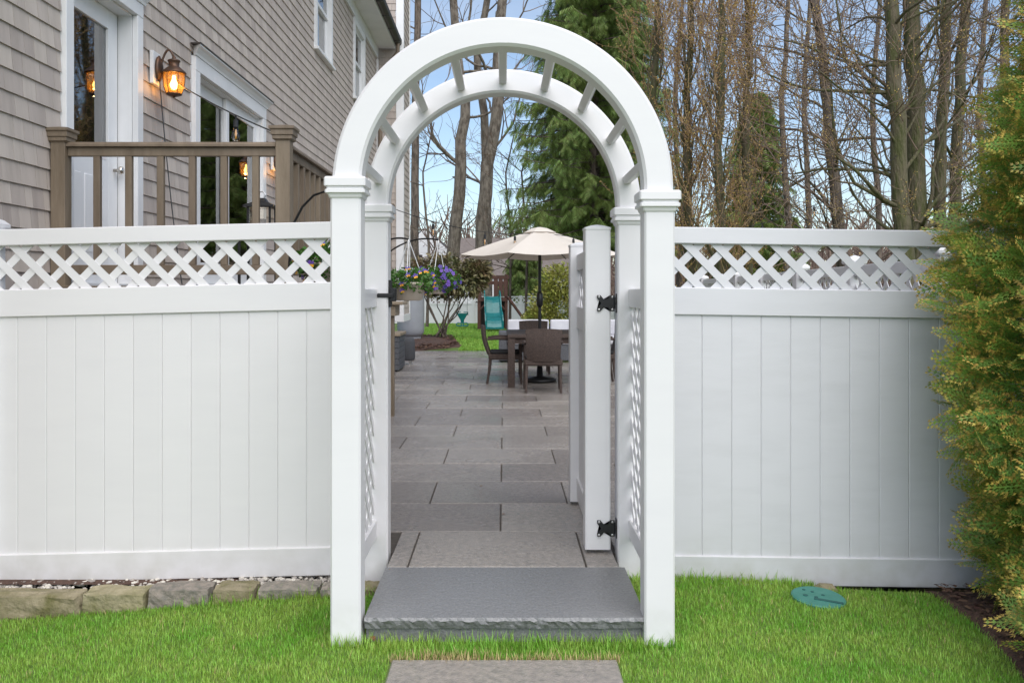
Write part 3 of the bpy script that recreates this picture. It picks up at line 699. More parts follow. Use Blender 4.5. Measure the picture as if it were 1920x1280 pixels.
string_light('black string light cord from the wall lantern to the deck corner post', [s1, sag((-2.75, 7.24, 3.05), (-2.45, 6.9, 1.42), .12)], [onspan(s1, .62)])
s2a = sag((-1.372, 5.66, 2.38), (-1.372, 10.66, 2.40), .25); s2 = sag((-1.37, 10.66, 2.36), (.54, 13.7, 2.24), .12); s3 = sag((.54, 13.7, 2.26), (1.72, 12.5, 2.12), .05); s4 = sag((-1.3, 10.6, 1.95), (-1.0, 9.4, 1.72), .05)
string_light('black string light cord with clear bulbs crossing the patio to the umbrella', [s2, s3], [onspan(s2, f) for f in (.25, .58, .80, .97)] + [onspan(s3, f) for f in (.12, .4)])
s5 = sag((1.72, 12.5, 2.12), (7.35, 16.9, 3.9), .45)
string_light('thin string light cord with clear bulbs running up to the double trunked tree', [s5], [onspan(s5, f) for f in (.42, .62)])
# ------------------------------------------------------------------ hanging baskets, hook, lantern on deck
leafT = np.array([(0,0,0),(.5,.5,.08),(0,1,0),(-.5,.5,.08)]); leafF = np.array([(0,1,2,3)])
def blob_pts(n, c, r, shell=.55):
    d = rng.normal(size=(n, 3)); d /= np.linalg.norm(d, axis=1, keepdims=True); q = shell + (1 - shell) * rng.random((n, 1))
    return np.array(c) + d * q * np.array(r), d
def basket(label, c, s, bowl_r, spread, nflow, mixy, hook_to):
    t = thing('hanging_basket', label, 'flower basket', c, 'hanging baskets of pansies')
    bm = lathe_bm([(bowl_r * .62, -.5 * bowl_r), (bowl_r * .8, -.45 * bowl_r), (bowl_r, .42 * bowl_r), (bowl_r * 1.06, .45 * bowl_r), (bowl_r * 1.06, .55 * bowl_r), (bowl_r * .96, .55 * bowl_r), (bowl_r * .9, .4 * bowl_r), (.01, .38 * bowl_r)], 22)
    bm_obj('bowl', bm, POTM, t, c, True)
    P, D = blob_pts(int(1100 * s), (c[0], c[1], c[2] + .55 * bowl_r), spread); D[:, 2] = np.abs(D[:, 2]) * .6 - .15
    link('foliage', scatter('foliage', leafT, leafF, LEAF, P - np.array(c), rot_from(D + rng.normal(size=D.shape) * .6, rng.random(len(P)) * 6.3), .018 + .022 * rng.random(len(P))), t, c)
    an = np.arange(5) * 2 * np.pi / 5
    pv = [(0, 0, 0)]; pf = []; pm = []
    for i, a in enumerate(an):
        for da, rr in ((-.5, .8), (0, 1.0), (.5, .8)): pv.append((rr * math.cos(a + da), .08, rr * math.sin(a + da)))
        b_ = 1 + 3 * i; pf += [(0, b_, b_ + 1, b_ + 2)]; pm.append(1 if i in (3, 4) and mixy else 0)
    P, D = blob_pts(nflow, (c[0], c[1], c[2] + .62 * bowl_r), np.array(spread) * 1.05, .85); D[:, 1] -= .5; D[:, 2] = D[:, 2] * .5 + .1
    link('blossoms', scatter('blossoms', pv, pf, [PURP, YELL], P - np.array(c), rot_from(-D if False else D), .018 + .010 * rng.random(len(P)), pm), t, c)
    for k in range(3):
        a = k * 2.094 + .5; tube('hanger_cord', [(c[0] + bowl_r * math.cos(a), c[1] + bowl_r * math.sin(a), c[2] + .5 * bowl_r), hook_to], .004, TRIM, t, 5, c)
basket('cream hanging basket of purple and yellow pansies beside the left arbor post', (-.80, 7.6, 1.36), 1.0, .145, (.25, .22, .12), 34, True, (-.80, 7.6, 1.80))
basket('basket of trailing violet flowers right of the pansy basket', (-.66, 8.6, 1.40), 1.0, .12, (.25, .2, .13), 70, False, (-.62, 8.6, 1.85))
basket('hanging pansy basket glimpsed through the left fence lattice', (-1.05, 5.35, 1.46), .8, .13, (.19, .17, .13), 30, True, (-.98, 5.35, 1.74))
def arc_hook(label, base, top, tip, m=BLACK):
    t = thing('plant_hook', label, 'hook', base)
    b, tp, e = np.array(base), np.array(top), np.array(tip)
    a = np.linspace(0, 1, 14)[:, None]; mid = (tp + e) / 2 + np.array([0, 0, .14])
    cur = (1 - a) ** 2 * tp + 2 * a * (1 - a) * mid * 1 + a ** 2 * e
    tube('rod', np.vstack([b[None], cur]), .008, m, t, 6, base)
hk = thing('plant_hook', 'black arched plant hook above the left fence by the arbor', 'hook', (-1.31, 5.45, 1.2))
tube('rod', [(-1.31, 5.45, 1.2), (-1.275, 5.42, 1.66), (-1.25, 5.41, 1.78), (-1.20, 5.40, 1.87), (-1.13, 5.38, 1.935), (-1.05, 5.36, 1.96), (-.99, 5.35, 1.93), (-.965, 5.35, 1.85), (-.98, 5.35, 1.73)], .008, BLACK, hk, 6, (-1.31, 5.45, 1.2))
arc_hook('black arched plant hook holding the pansy basket', (-1.335, 8.2, 1.5), (-1.25, 8.1, 1.66), (-.80, 7.6, 1.80))
arc_hook('black arched plant hook holding the violet basket', (-1.335, 9.2, 1.5), (-1.2, 9.1, 1.72), (-.62, 8.6, 1.85))
tb = thing('side_table', 'small black side table on the deck under the lantern', 'table', (-2.02, 7.55, 1.40))
box('table_top', -2.2, -1.84, 7.4, 7.72, 1.80, 1.82, BLACK, tb, .003)
for dx in (-.15, .15):
    for dy in (-.13, .13): box('leg', -2.02 + dx - .01, -2.02 + dx + .01, 7.56 + dy - .01, 7.56 + dy + .01, 1.40, 1.80, BLACK, tb)
ln = thing('candle_lantern', 'black metal and glass candle lantern on the deck behind the railing', 'lantern', (-2.02, 7.56, 1.82))
box('base', -2.12, -1.92, 7.46, 7.66, 1.8205, 1.84, BLACK, ln, .003)
for dx in (-.09, .09):
    for dy in (-.09, .09): box('corner_bar', -2.02 + dx - .008, -2.02 + dx + .008, 7.56 + dy - .008, 7.56 + dy + .008, 1.84, 2.06, BLACK, ln)
box('lantern_glass', -2.10, -1.94, 7.48, 7.64, 1.842, 2.058, BULBG, ln)
bm = bmesh.new(); loft(bm, [sq(.125, 0), sq(.125, .015), sq(.05, .05), sq(.03, .08)]); bm_obj('lantern_roof', bm, BLACK, ln, (-2.02, 7.56, 2.06))
tube('ring', [(-2.02 + .03 * math.cos(a), 7.56, 2.165 + .03 * math.sin(a)) for a in np.linspace(0, 6.28, 14)], .005, STEEL, ln, 5, (-2.02, 7.56, 2.14))
bm = lathe_bm([(.035, 0), (.035, .12), (.03, .125)], 14); bm_obj('candle', bm, CUSH, ln, (-2.02, 7.56, 1.842))

# ------------------------------------------------------------------ patio furniture
def chair(label, x, y, rz):
    t = thing('wicker_chair', label, 'chair', (x, y, 0), 'brown wicker dining chairs', rz if rz else 1e-6)
    # local: the sitter faces +Y
    bm = bmesh.new(); rings = []
    for i in range(9):
        f = i / 8; z_ = .42 + .43 * f; yb_ = -.22 - .09 * f - .03 * math.sin(f * 3); w_ = .225 + .02 * f
        rings.append([(w_ * u, yb_ - .035 * (1 - u * u) + dy, z_ + (.015 * (1 - u * u) if i == 8 else 0)) for dy, us in ((-.016, (-1, -.5, 0, .5, 1)), (.016, (1, .5, 0, -.5, -1))) for u in us])
    loft(bm, rings); bm_obj('backrest', bm, WICK, t, (0, 0, 0))
    bm = bmesh.new(); loft(bm, [sq(.245, .36, .235, .02), sq(.26, .38, .25, .02), sq(.26, .43, .25, .02), sq(.25, .44, .24, .02)]); bm_obj('seat', bm, WICK, t)
    bm = bmesh.new(); loft(bm, [sq(.22, .441, .22, .03), sq(.235, .46, .235, .03), sq(.22, .485, .22, .03)]); bm_obj('cushion', bm, DCUSH, t)
    for sx in (-1, 1):
        tube('leg', [(sx * .235, .225, .64), (sx * .24, .225, .4), (sx * .245, .235, 0)], [.02, .022, .018], WICK, t)
        tube('leg', [(sx * .225, -.22, .42), (sx * .23, -.235, .2), (sx * .235, -.27, 0)], [.023, .021, .017], WICK, t)
        tube('armrest', [(sx * .238, -.265, .66), (sx * .25, -.1, .675), (sx * .252, .12, .665), (sx * .24, .235, .635)], [.018, .024, .026, .02], WICK, t)
chair('brown wicker armchair with its back to the gateway', .53, 12.42, 0)
chair('brown wicker armchair at the left end of the dining table', .02, 13.55, -math.pi / 2)
chair('brown wicker armchair on the far side of the dining table', .50, 15.15, math.pi)
chair('brown wicker armchair right of the dining table behind the gate', 1.38, 13.5, math.pi / 2)
tbl = thing('dining_table', 'brown wicker patio dining table under the umbrella', 'table', (.62, 13.75, 0))
box('table_top', .05, 1.20, 12.82, 14.65, .70, .745, WICK, tbl, .006)
box('apron', .09, 1.16, 12.86, 14.61, .62, .70, WICK, tbl)
for xx in (.055, 1.095):
    for yy in (12.83, 14.54): box('leg', xx, xx + .10, yy, yy + .10, 0, .70, WICK, tbl, .005)
um = thing('patio_umbrella', 'cream canvas patio umbrella on black pole over the table', 'umbrella', (.54, 13.7, 0))
tube('pole', [(.54, 13.7, .03), (.54, 13.7, 2.28)], .024, BLACK, um, 12, (.54, 13.7, .03))
bm = lathe_bm([(.024, 0), (.045, .03), (.05, .12), (.045, .2), (.024, .24)], 14); bm_obj('crank_housing', bm, BLACK, um, (.54, 13.7, 1.12), True)
bm = lathe_bm([(.25, 0), (.25, .04), (.2, .06), (.05, .08), (.04, .25)], 24); bm_obj('base', bm, BLACK, um, (.54, 13.7, .002), True)
bm = bmesh.new(); n = 8; NS = 8; rings = []
for j in range(NS + 1):
    f = .03 + .97 * j / NS; ring = []
    for i in range(n * 4):
        a = 2 * math.pi * (i / (n * 4)) + math.pi / 8; ph = (i % 4) / 4
        pol = math.cos(math.pi / 8) / math.cos(((a - math.pi / 8) % (math.pi / 4)) - math.pi / 8)
        rr = 1.27 * f * (pol if True else 1); sagz = -.035 * math.sin(ph * math.pi) * f
        ring.append((rr * math.cos(a), rr * math.sin(a), .40 * (1 - f ** 1.12) + sagz))
    rings.append(ring)
loft(bm, rings, False)
for v_ in [v for v in bm.verts]: pass
can = bm_obj('canopy', bm, CANVAS, um, (.54, 13.7, 1.90)); md = can.modifiers.new('cloth', 'SOLIDIFY'); md.thickness = .004
bm = bmesh.new(); loft(bm, [[(r_ * math.cos(a), r_ * math.sin(a), z_) for a in np.linspace(0, 2 * math.pi, 9)[:-1] + math.pi / 8] for r_, z_ in ((.26, .345), (.12, .41), (.02, .43))]); bm_obj('vent', bm, CANVAS, um, (.54, 13.7, 1.90))
for i in range(8):
    a = i * math.pi / 4 + math.pi / 8; tube('rib', [(.54 + .04 * math.cos(a), 13.7 + .04 * math.sin(a), 2.26), (.54 + 1.24 * math.cos(a), 13.7 + 1.24 * math.sin(a), 1.888)], .008, BLACK, um, 5, (.54, 13.7, 2.26))
sf = thing('wicker_sofa', 'grey wicker sectional sofa with white cushions behind the table', 'sofa', (1.2, 17.8, 0))
box('base', .05, 2.60, 17.3, 18.1, .04, .34, GWICK, sf, .01); box('back', .05, 2.60, 18.1, 18.25, .04, .66, GWICK, sf, .01)
box('arm', -.10, .05, 17.3, 18.25, .04, .58, GWICK, sf, .01); box('arm', 2.60, 2.72, 17.0, 18.25, .04, .58, GWICK, sf, .01)
for k in range(3): 
    box('seat_cushion', .06 + k * .848, .06 + (k + 1) * .848 - .012, 17.28, 18.0, .345, .50, CUSH, sf, .03); box('back_cushion', .07 + k * .848, .06 + (k + 1) * .848 - .02, 17.9, 18.09, .50, .80, CUSH, sf, .03)
db = thing('deck_box', 'grey slatted storage box at the left edge of the patio by the house', 'storage box', (-2.1, 15.6, 0))
for k in range(6): box('slat', -2.5, -1.78, 15.3, 15.33, .03 + k * .095, .118 + k * .095, GWICK, db, .003); box('slat', -1.80, -1.772, 15.331, 16.2, .03 + k * .095, .118 + k * .095, GWICK, db, .003)
box('core', -2.48, -1.802, 15.332, 16.2, .0, .6, BLACK, db); box('lid', -2.53, -1.75, 15.27, 16.24, .602, .65, TAN, db, .006)
pf_ = thing('covered_stool', 'dark grey fabric covered stool on small feet by the storage box', 'stool', (-1.82, 16.9, 0))
bm = lathe_bm([(.15, .08), (.165, .12), (.16, .42), (.14, .49), (.02, .5)], 22); bm_obj('cover', bm, mat('charcoal_fabric', (.06,.062,.068), .9), pf_, (-1.82, 16.9, 0), True)
for a in (0.8, 2.4, 3.9, 5.5): box('foot', -1.82 + .11 * math.cos(a) - .015, -1.82 + .11 * math.cos(a) + .015, 16.9 + .11 * math.sin(a) - .015, 16.9 + .11 * math.sin(a) + .015, 0, .085, STEEL, pf_)

# ------------------------------------------------------------------ back yard: tank, playset, fences
tk = thing('propane_tank', 'tall grey upright propane tank at the house corner', 'tank', (-2.57, 25, 0))
bm = lathe_bm([(.30, .12), (.36, .22), (.375, .34), (.375, 1.55), (.35, 1.68), (.25, 1.80), (.08, 1.86)], 28); bm_obj('shell', bm, TANK, tk, (-2.57, 25, 0), True)
bm = lathe_bm([(.28, 0), (.28, .16)], 24); bm_obj('foot_ring', bm, TANK, tk, (-2.57, 25, 0)); box('pad', -3.05, -2.1, 24.5, 25.5, -.06, .0, JOINT, tk)
bm = lathe_bm([(.14, 1.84), (.14, 1.98), (.12, 2.0)], 16); bm_obj('valve_dome', bm, TANK, tk, (-2.57, 25, 0), True)
PY = 32.0
ps = thing('playset', 'brown wooden playset with teal slide on the back lawn', 'playset', (-.45, PY, 0))
for xx, yy in ((-.88, PY), (.08, PY), (-.88, PY + 1.3), (.08, PY + 1.3)): box('post', xx - .055, xx + .055, yy - .05, yy + .05, 0, 1.22 if xx < 0 else 1.95, PLAY, ps, .005)
for k in range(9): box('floor_board', -.90 + k * .112, -.90 + k * .112 + .104, PY - .06, PY + 1.36, 1.10, 1.14, PLAY, ps)
box('beam', -.60, .18, PY - .10, PY - .05, 1.78, 1.90, PLAY, ps, .004); box('beam', -.95, .16, PY + 1.28, PY + 1.34, 1.6, 1.72, PLAY, ps, .004)
for k in range(3): box('guard_board', -.36 + k * .17, -.36 + k * .17 + .15, PY - .09, PY - .06, 1.16, 1.78, PLAY, ps, .003)
box('crossbar', -.93, .13, PY - .085, PY - .055, 1.0, 1.10, PLAY, ps); box('shade_panel', -.84, .04, PY + 1.25, PY + 1.29, .0, 1.08, mat('shadow_board', (.03,.025,.02), .9), ps)  # near-black panel stands in for the shade under the platform
tube('brace', [(-.83, PY - .06, .7), (-.5, PY - .06, 1.08)], .04, PLAY, ps, 4, (-.83, PY, .7)); tube('brace', [(.03, PY - .06, .7), (-.3, PY - .06, 1.08)], .04, PLAY, ps, 4, (.03, PY, .7))
tube('climbing_rail', [(.14, PY - .1, 1.14), (.95, PY - .4, .02)], .05, PLAY, ps, 4, (.14, PY, 1.1))
bm = bmesh.new(); rings = []
for i in range(17):
    f = i / 16; yy = PY - .1 - 1.55 * f; zz = 1.16 - 1.02 * f ** .92 + (.10 * math.sin(f * math.pi * 3)) * (f > .1); xo = -.42 + .10 * f; w_ = .29 + .02 * f
    rings.append([(xo - w_, yy, zz + .22), (xo - w_ + .035, yy, zz + .22), (xo - w_ + .07, yy, zz + .02), (xo, yy, zz), (xo + w_ - .07, yy, zz + .02), (xo + w_ - .035, yy, zz + .22), (xo + w_, yy, zz + .22), (xo + w_, yy, zz - .05), (xo - w_, yy, zz - .05)])
loft(bm, rings); bm_obj('slide', bm, TEAL, ps)
box('swing_beam', -3.6, -.93, PY + .6, PY + .7, 1.98, 2.12, PLAY, ps, .005); 
for dx in (-.35, .35): tube('swing_leg', [(-3.5, PY + .65, 2.1), (-3.6, PY + .65 + dx * 2.4, 0)], .05, PLAY, ps, 5, (-3.5, PY, 2))
box('post', -.93, -.83, PY + .60, PY + .70, 1.1, 2.10, PLAY, ps)
sw = thing('glider_swing', 'teal plastic toddler swing hanging left of the slide', 'swing', (-1.50, PY + .65, .1))
bm = bmesh.new(); loft(bm, [sq(.05, .20, .05, .01), sq(.07, .32, .08, .01), sq(.16, .48, .12, .02), sq(.20, .55, .14, .02), sq(.17, .56, .11, .02), sq(.12, .47, .07, .02)]); bm_obj('seat', bm, TEAL, sw, (-1.50, PY + .65, 0))
for s in (-1, 1):
    tube('foot_loop', [(-1.5 + s * (.12 + .09 * math.cos(a)), PY + .6, .16 + .06 * math.sin(a)) for a in np.linspace(0, 6.28, 13)], .022, TEAL, sw, 6, (-1.5, PY + .6, .15))
    tube('chain', [(-1.5 + s * .17, PY + .65, .52), (-1.5 + s * .19, PY + .65, 1.99)], .012, STEEL, sw, 5, (-1.5, PY + .65, .5))
    tube('grip', [(-1.5 + s * .20, PY + .6, .5), (-1.5 + s * .20, PY + .5, .60), (-1.5 + s * .05, PY + .48, .60)], .018, TEAL, sw, 5, (-1.5, PY + .6, .5))
tube('foot_bar', [(-1.70, PY + .6, .11), (-1.30, PY + .6, .11)], .022, TEAL, sw, 6, (-1.5, PY + .6, .11))
# rear boundary fence: panels two metres wide
bf = thing('rear_fence', 'white vinyl fence with lattice top across the far end of the lawn', 'fence', (0, 38, 0))
for k in range(8):
    xa = -7.3 + k * 2.0
    box('post', xa - .06, xa + .06, 37.94, 38.06, -.1, 1.17, VINYL, bf); box('panel', xa + .06, xa + 1.94, 37.985, 38.015, 0, .83, VINYL, bf)
    box('rail', xa + .06, xa + 1.94, 37.96, 38.04, .80, .86, VINYL, bf); box('rail', xa + .06, xa + 1.94, 37.96, 38.04, 1.09, 1.14, VINYL, bf)
    lattice(bf, (xa + .06, 38, .86), (1, 0, 0), 1.88, .23, VINYL, pitch=.21, width=.05)
# right boundary fence running away behind the right panel
sfn = thing('side_fence', 'white vinyl lattice topped fence running back behind the right fence panel', 'fence', (3.0, 9, -.1))
pA, pB = Vector((2.72, 5.6, 0)), Vector((3.85, 18.6, 0)); dv = (pB - pA); nP = 7
for k in range(nP + 1):
    p = pA + dv * (k / nP); collar = flat_post(sfn, p.x, p.y, .06, -.3, 1.60, VINYL)
    if k == nP: break
    q = pA + dv * ((k + 1) / nP); L = (q - p).length - .12; u = (q - p).normalized(); s_ = p + u * .06; c = (p + q) / 2; ang = math.atan2(u.y, u.x)
    for nm, z0_, h_, th_ in (('top_rail', 1.49, .085, .05), ('middle_rail', 1.10, .14, .05), ('bottom_rail', -.08, .148, .05)):
        link(nm, box_mesh(L, th_, h_, VINYL, .004), sfn, (c.x, c.y, z0_ + h_/2), (0, 0, ang))
    nbd_ = 12
    for i in range(nbd_):
        cc = s_ + u * (L * (i + .5) / nbd_); link('board', box_mesh(L / nbd_ - .002, .022, 1.05, VINYL, .003), sfn, (cc.x, cc.y, .07 + .51), (0, 0, ang))
    lattice(sfn, (s_.x, s_.y, 1.24), (u.x, u.y, 0), L, .25, VINYL)
# far houses
def far_house(label, x, y, w, d, h, rh, roofm, wins, z0=0, ridge_x=True):
    t = thing('distant_house', label, 'house', (x, y, z0))
    box('wall', x - w/2, x + w/2, y, y + d, z0 - 1, z0 + h, FARW, t)
    bm = bmesh.new(); o_ = .35
    if ridge_x: loft(bm, [[(sx * (w/2 + o_), -o_, -.05), (sx * (w/2 + o_), d/2, rh), (sx * (w/2 + o_), d + o_, -.05)] for sx in (-1, 1)])
    else: loft(bm, [[(-w/2 - o_, yy, -.05), (0, yy, rh), (w/2 + o_, yy, -.05)] for yy in (-o_ * 0 + .02, d + o_)])
    bm_obj('roof', bm, roofm, t, (x, y, z0 + h))
    if not ridge_x:
        bm = bmesh.new(); v = [bm.verts.new(p) for p in ((-w/2, 0, 0), (w/2, 0, 0), (0, 0, rh * .95))]; f = bm.faces.new(v); r = bmesh.ops.extrude_face_region(bm, geom=[f]); bmesh.ops.translate(bm, vec=(0, .2, 0), verts=[g for g in r['geom'] if isinstance(g, bmesh.types.BMVert)]); bm_obj('gable', bm, FARW, t, (x, y - .02, z0 + h))
    for wx, wz, ww, wh in wins:
        wd = box('window', x + wx - ww/2, x + wx + ww/2, y - .05, y - .002, z0 + wz, z0 + wz + wh, TRIM, t); box('pane', x + wx - ww/2 + .08, x + wx + ww/2 - .08, y - .06, y - .0505, z0 + wz + .08, z0 + wz + wh - .08, DCUSH, wd)
far_house('distant white house with grey gabled roof left of the bare trees', -6.3, 72, 4.2, 8, 4.4, 2.0, ROOF, [(-.6, 2.9, 1.0, 1.4), (1.1, 2.9, 1.0, 1.4)], 0, False)
far_house('distant white house with brown roof beyond the rear fence', 1.2, 58, 9, 9, 2.6, 2.6, ROOFB, [(-1.2, .9, 1.2, 1.3), (1.6, .9, 1.2, 1.3)], -.2, True)

# ------------------------------------------------------------------ stones, gravel, lid in the front lawn
edg = thing('stone_edging', 'row of rough granite blocks edging the lawn under the left fence', 'stone edging', (-1.6, 4.5, -.2))
bx = [(-3.6, -2.9), (-2.89, -2.06), (-2.05, -1.745), (-1.735, -1.43), (-1.42, -1.215), (-1.205, -.905), (-.895, -.735), (-.725, -.60)]
for i, (a, b) in enumerate(bx):
    zt = -.078 - .02 * max(0, -1.2 - (a + b) / 2) + random.uniform(-.010, .008); bm = bmesh.new(); bmesh.ops.create_cube(bm, size=1)
    bmesh.ops.subdivide_edges(bm, edges=bm.edges[:], cuts=4, use_grid_fill=True)
    for v in bm.verts:
        p = v.co; l = max(abs(p.x), abs(p.y), abs(p.z)); rnd = p.normalized() * .62; q = p.lerp(rnd, .22)
        v.co = Vector((q.x * (b - a), q.y * .15 + random.uniform(-.008, .008), q.z * .24 + random.uniform(-.006, .006)))
    bm_obj('granite_block', bm, MOSSY if i in (1, 2, 4, 7) else GRANITE, edg, ((a + b) / 2, 4.475 + random.uniform(-.015, .015), zt - .12), False)
n = 2600
ico = bmesh.new(); bmesh.ops.create_icosphere(ico, subdivisions=1, radius=1); iv = np.array([v.co[:] for v in ico.verts]) * np.array([1, .8, .6]); itf = np.array([[v.index for v in f.verts] for f in ico.faces]); ico.free()
px = rng.uniform(-3.4, -.72, n); py = rng.uniform(4.55, 4.95, n); P = np.stack([px, py, -.135 + rng.random(n) * .022 - .012 * np.clip(-px - 1, 0, 3)], 1)
stuff(tag(link('gravel', scatter('gravel', iv, itf, GRAVEL, P, rot_from(rng.normal(size=(n, 3))), .008 + .011 * rng.random(n))), 'pale gravel strip between granite edging and left fence', 'gravel'))
n = 500; P = np.stack([rng.uniform(-1.6, -1.375, n), rng.uniform(7.5, 10.5, n), -.1 + rng.random(n) * .1], 1)
stuff(tag(link('gravel', scatter('gravel', iv, itf, GRAVEL, P, rot_from(rng.normal(size=(n, 3))), .012 + .014 * rng.random(n))), 'pale gravel beside the patio edge at the newel post', 'gravel'))
lid = thing('valve_cover', 'round green plastic valve cover lying in the right lawn', 'valve cover', (1.535, 4.43, -.14)); lid.rotation_euler = (R(3), R(4), R(-20)); W[lid] = Vector((0,0,0))
bm = lathe_bm([(.118, -.05), (.128, .0), (.128, .016), (.120, .021), (.01, .022)], 40); bm_obj('lid', bm, LIDM, lid)
box('lid_slot', -.02, .115, -.055, -.033, .0215, .024, LIDD, lid, rot=(0, 0, .0))
for dx, dy, r_ in ((-.03, .04, .008), (.02, .02, .009), (-.06, -.02, .012), (-.01, -.02, .009), (-.07, .05, .008)):
    bm = lathe_bm([(r_, .0215), (r_, .0235)], 10); bm_obj('lid_hole', bm, LIDD, lid, (dx, dy, 0))
tan_r = bmesh.new(); bmesh.ops.create_icosphere(tan_r, subdivisions=2, radius=.05)
for v in tan_r.verts: v.co = Vector((v.co.x * 1.2 + random.uniform(-.006,.006), v.co.y, v.co.z * .6 + random.uniform(-.006,.006)))
rk = bm_obj('rock', tan_r, MOSSY, None, (1.63, 4.60, -.145)); tag(rk, 'small tan rock behind the green valve cover', 'rock')
# mulch beds
def bed(name, label, pts, z, h):
    bm = bmesh.new(); c = np.mean(np.array(pts), 0); rings = []
    N = 40; an = np.linspace(0, 2*np.pi, N, endpoint=False)
    pp = np.array(pts + [pts[0]]); seg = np.linspace(0, len(pts), N, endpoint=False)
    ol = np.array([pp[int(s)] * (1 - s % 1) + pp[int(s) + 1] * (s % 1) for s in seg])
    for f, dz in ((1, -.02), (.97, .3), (.8, .75), (.5, 1), (.1, 1)): rings.append([(c[0] + (p[0]-c[0])*f, c[1] + (p[1]-c[1])*f, z + h*dz + random.uniform(-.006, .006)) for p in ol])
    loft(bm, rings); o = bm_obj(name, bm, SOIL); return struct(o)
bed('mulch_bed', '', [(-3.4, 21.0), (-1.9, 20.95), (-1.0, 22.5), (-1.3, 25.2), (-1.9, 27.5), (-3.6, 27.5)], -.02, .08)
bed('mulch_bed', '', [(2.16, 4.66), (2.17, 4.25), (2.10, 3.8), (1.93, 3.2), (1.83, 2.4), (3.6, 2.3), (3.7, 4.66)], -.175, .04)

chipT = np.array([(-.5,-.15,0),(.5,-.2,.05),(.45,.2,.12),(-.4,.18,.04)]); chipF = np.array([(0,1,2,3)])
CHIP = mat('bark_chip', (.12,.062,.042), .9, island=.5)
for lab, nn, xr, yr, zf in (('reddish bark chips in the bed round the rhododendron', 6000, (-3.3, -1.05), (21.0, 27.4), lambda x, y: np.full(len(x), .035)), ('dark bark chips under the arborvitae', 5000, (1.85, 3.5), (2.6, 4.64), lambda x, y: np.full(len(x), -.142))):
    x_ = rng.uniform(*xr, nn); y_ = rng.uniform(*yr, nn)
    if xr[0] < 0: k = (x_ < -1.15 - .1 * np.abs(y_ - 23)) & (x_ + 3.4 > 0)
    else: k = x_ > np.interp(y_, [2.4, 3.2, 3.8, 4.25, 4.66], [1.87, 1.97, 2.14, 2.21, 2.2])
    x_, y_ = x_[k], y_[k]; m_ = len(x_)
    stuff(tag(link('bark_mulch', scatter('bark_mulch', chipT, chipF, CHIP, np.stack([x_, y_, zf(x_, y_) + rng.random(m_) * .02], 1), rot_from(rng.normal(size=(m_, 3)) * [1, 1, .4]), (.03 if xr[0] > 0 else .06) * rng.uniform(.5, 1.4, m_))), lab, 'mulch'))
LEAFB = mat('dead_leaf', (.22,.11,.04), .8, (.12,.06,.03), 20)
for lx_, ly_, lz_, a_, lb_ in ((-.545, 3.765, -.075, .4, 'curled brown leaf in the grass by the left post foot'), (-.16, 6.35, .004, 1.2, 'small dark leaf lying on the third row of paving'), (.0, 5.55, .004, 2.2, 'tiny brown leaf near the joint of the second paving row')):
    bm = bmesh.new(); v = [bm.verts.new(p) for p in ((0, -.5, .02), (.18, -.2, .10), (.22, .15, .16), (0, .55, .05), (-.2, .15, .12), (-.17, -.2, .10), (0, 0, 0))]
    for q in range(6): bm.faces.new((v[q], v[(q + 1) % 6], v[6]))
    bmesh.ops.scale(bm, vec=(.055,) * 3 if lx_ < -.5 else (.028,) * 3, verts=bm.verts); o = bm_obj('fallen_leaf', bm, LEAFB, None, (lx_, ly_, lz_)); o.rotation_euler = (0, 0, a_); tag(o, lb_, 'leaf')
# ------------------------------------------------------------------ grass
blade = np.array([(-.5, 0, 0), (.5, 0, 0), (-.36, .10, .5), (.36, .10, .5), (0, .34, 1.0)])
bf3 = np.array([(0, 1, 3), (0, 3, 2), (2, 3, 4)])
def lawn(name, label, pos, hmin, hmax, wid, m=GRASS):
    N = len(pos); a = rng.random(N) * 2 * np.pi; c, s = np.cos(a), np.sin(a); rm = np.zeros((N, 3, 3)); rm[:, 0, 0] = c; rm[:, 0, 1] = -s; rm[:, 1, 0] = s; rm[:, 1, 1] = c; rm[:, 2, 2] = 1
    h = rng.uniform(hmin, hmax, N); sc = np.stack([np.full(N, wid) * rng.uniform(.7, 1.3, N), h * rng.uniform(.4, 2.0, N), h], 1)
    o = link(name, scatter(name, blade, bf3, m, pos, rm, sc)); tag(o, label, 'grass'); return stuff(o)
def keep_front(x, y):
    k = ~((x > -.60) & (x < .61) & (y > 3.80)) & ~((np.abs(x) < .455) & (y < 3.62))
    k &= ~((x < -.60) & (y > 4.41 + .0 * x)) & ~((x - 1.535) ** 2 + (y - 4.43) ** 2 < .125 ** 2)
    k &= ~(x > np.interp(y, [2.4, 3.2, 3.8, 4.25, 4.66], [1.84, 1.94, 2.11, 2.18, 2.17]) + rng.normal(size=len(x)) * .012)
    for s in (-1, 1): k &= ~((np.abs(x - AX - s * .6555) < .066) & (np.abs(y - 3.8435) < .066))
    k &= ~((x > 1.6) & (y > 4.60))
    return k
n = 190000; x_ = rng.uniform(-2.9, 2.35, n); y_ = 3.0 + 1.72 * rng.random(n); k = keep_front(x_, y_); x_, y_ = x_[k], y_[k]
lawn('grass', 'bright green mown lawn in front of the fence', np.stack([x_, y_, lawn_z(x_, y_) - .004], 1), .012, .034, .0034)
k = rng.random(len(x_)) < .012; lawn('dry_grass', 'scattered straw blades through the front lawn', np.stack([x_[k], y_[k], lawn_z(x_[k], y_[k]) - .002], 1), .015, .036, .0035, DRYG)
n = 2600; x_ = np.concatenate([rng.uniform(-.60, .62, n // 2), rng.normal(-.2, .1, 200), rng.uniform(.62, 1.5, 300), rng.uniform(-1.6,-.6,300), rng.uniform(-.73,-.6,80), rng.uniform(.59,.75,80)]); 
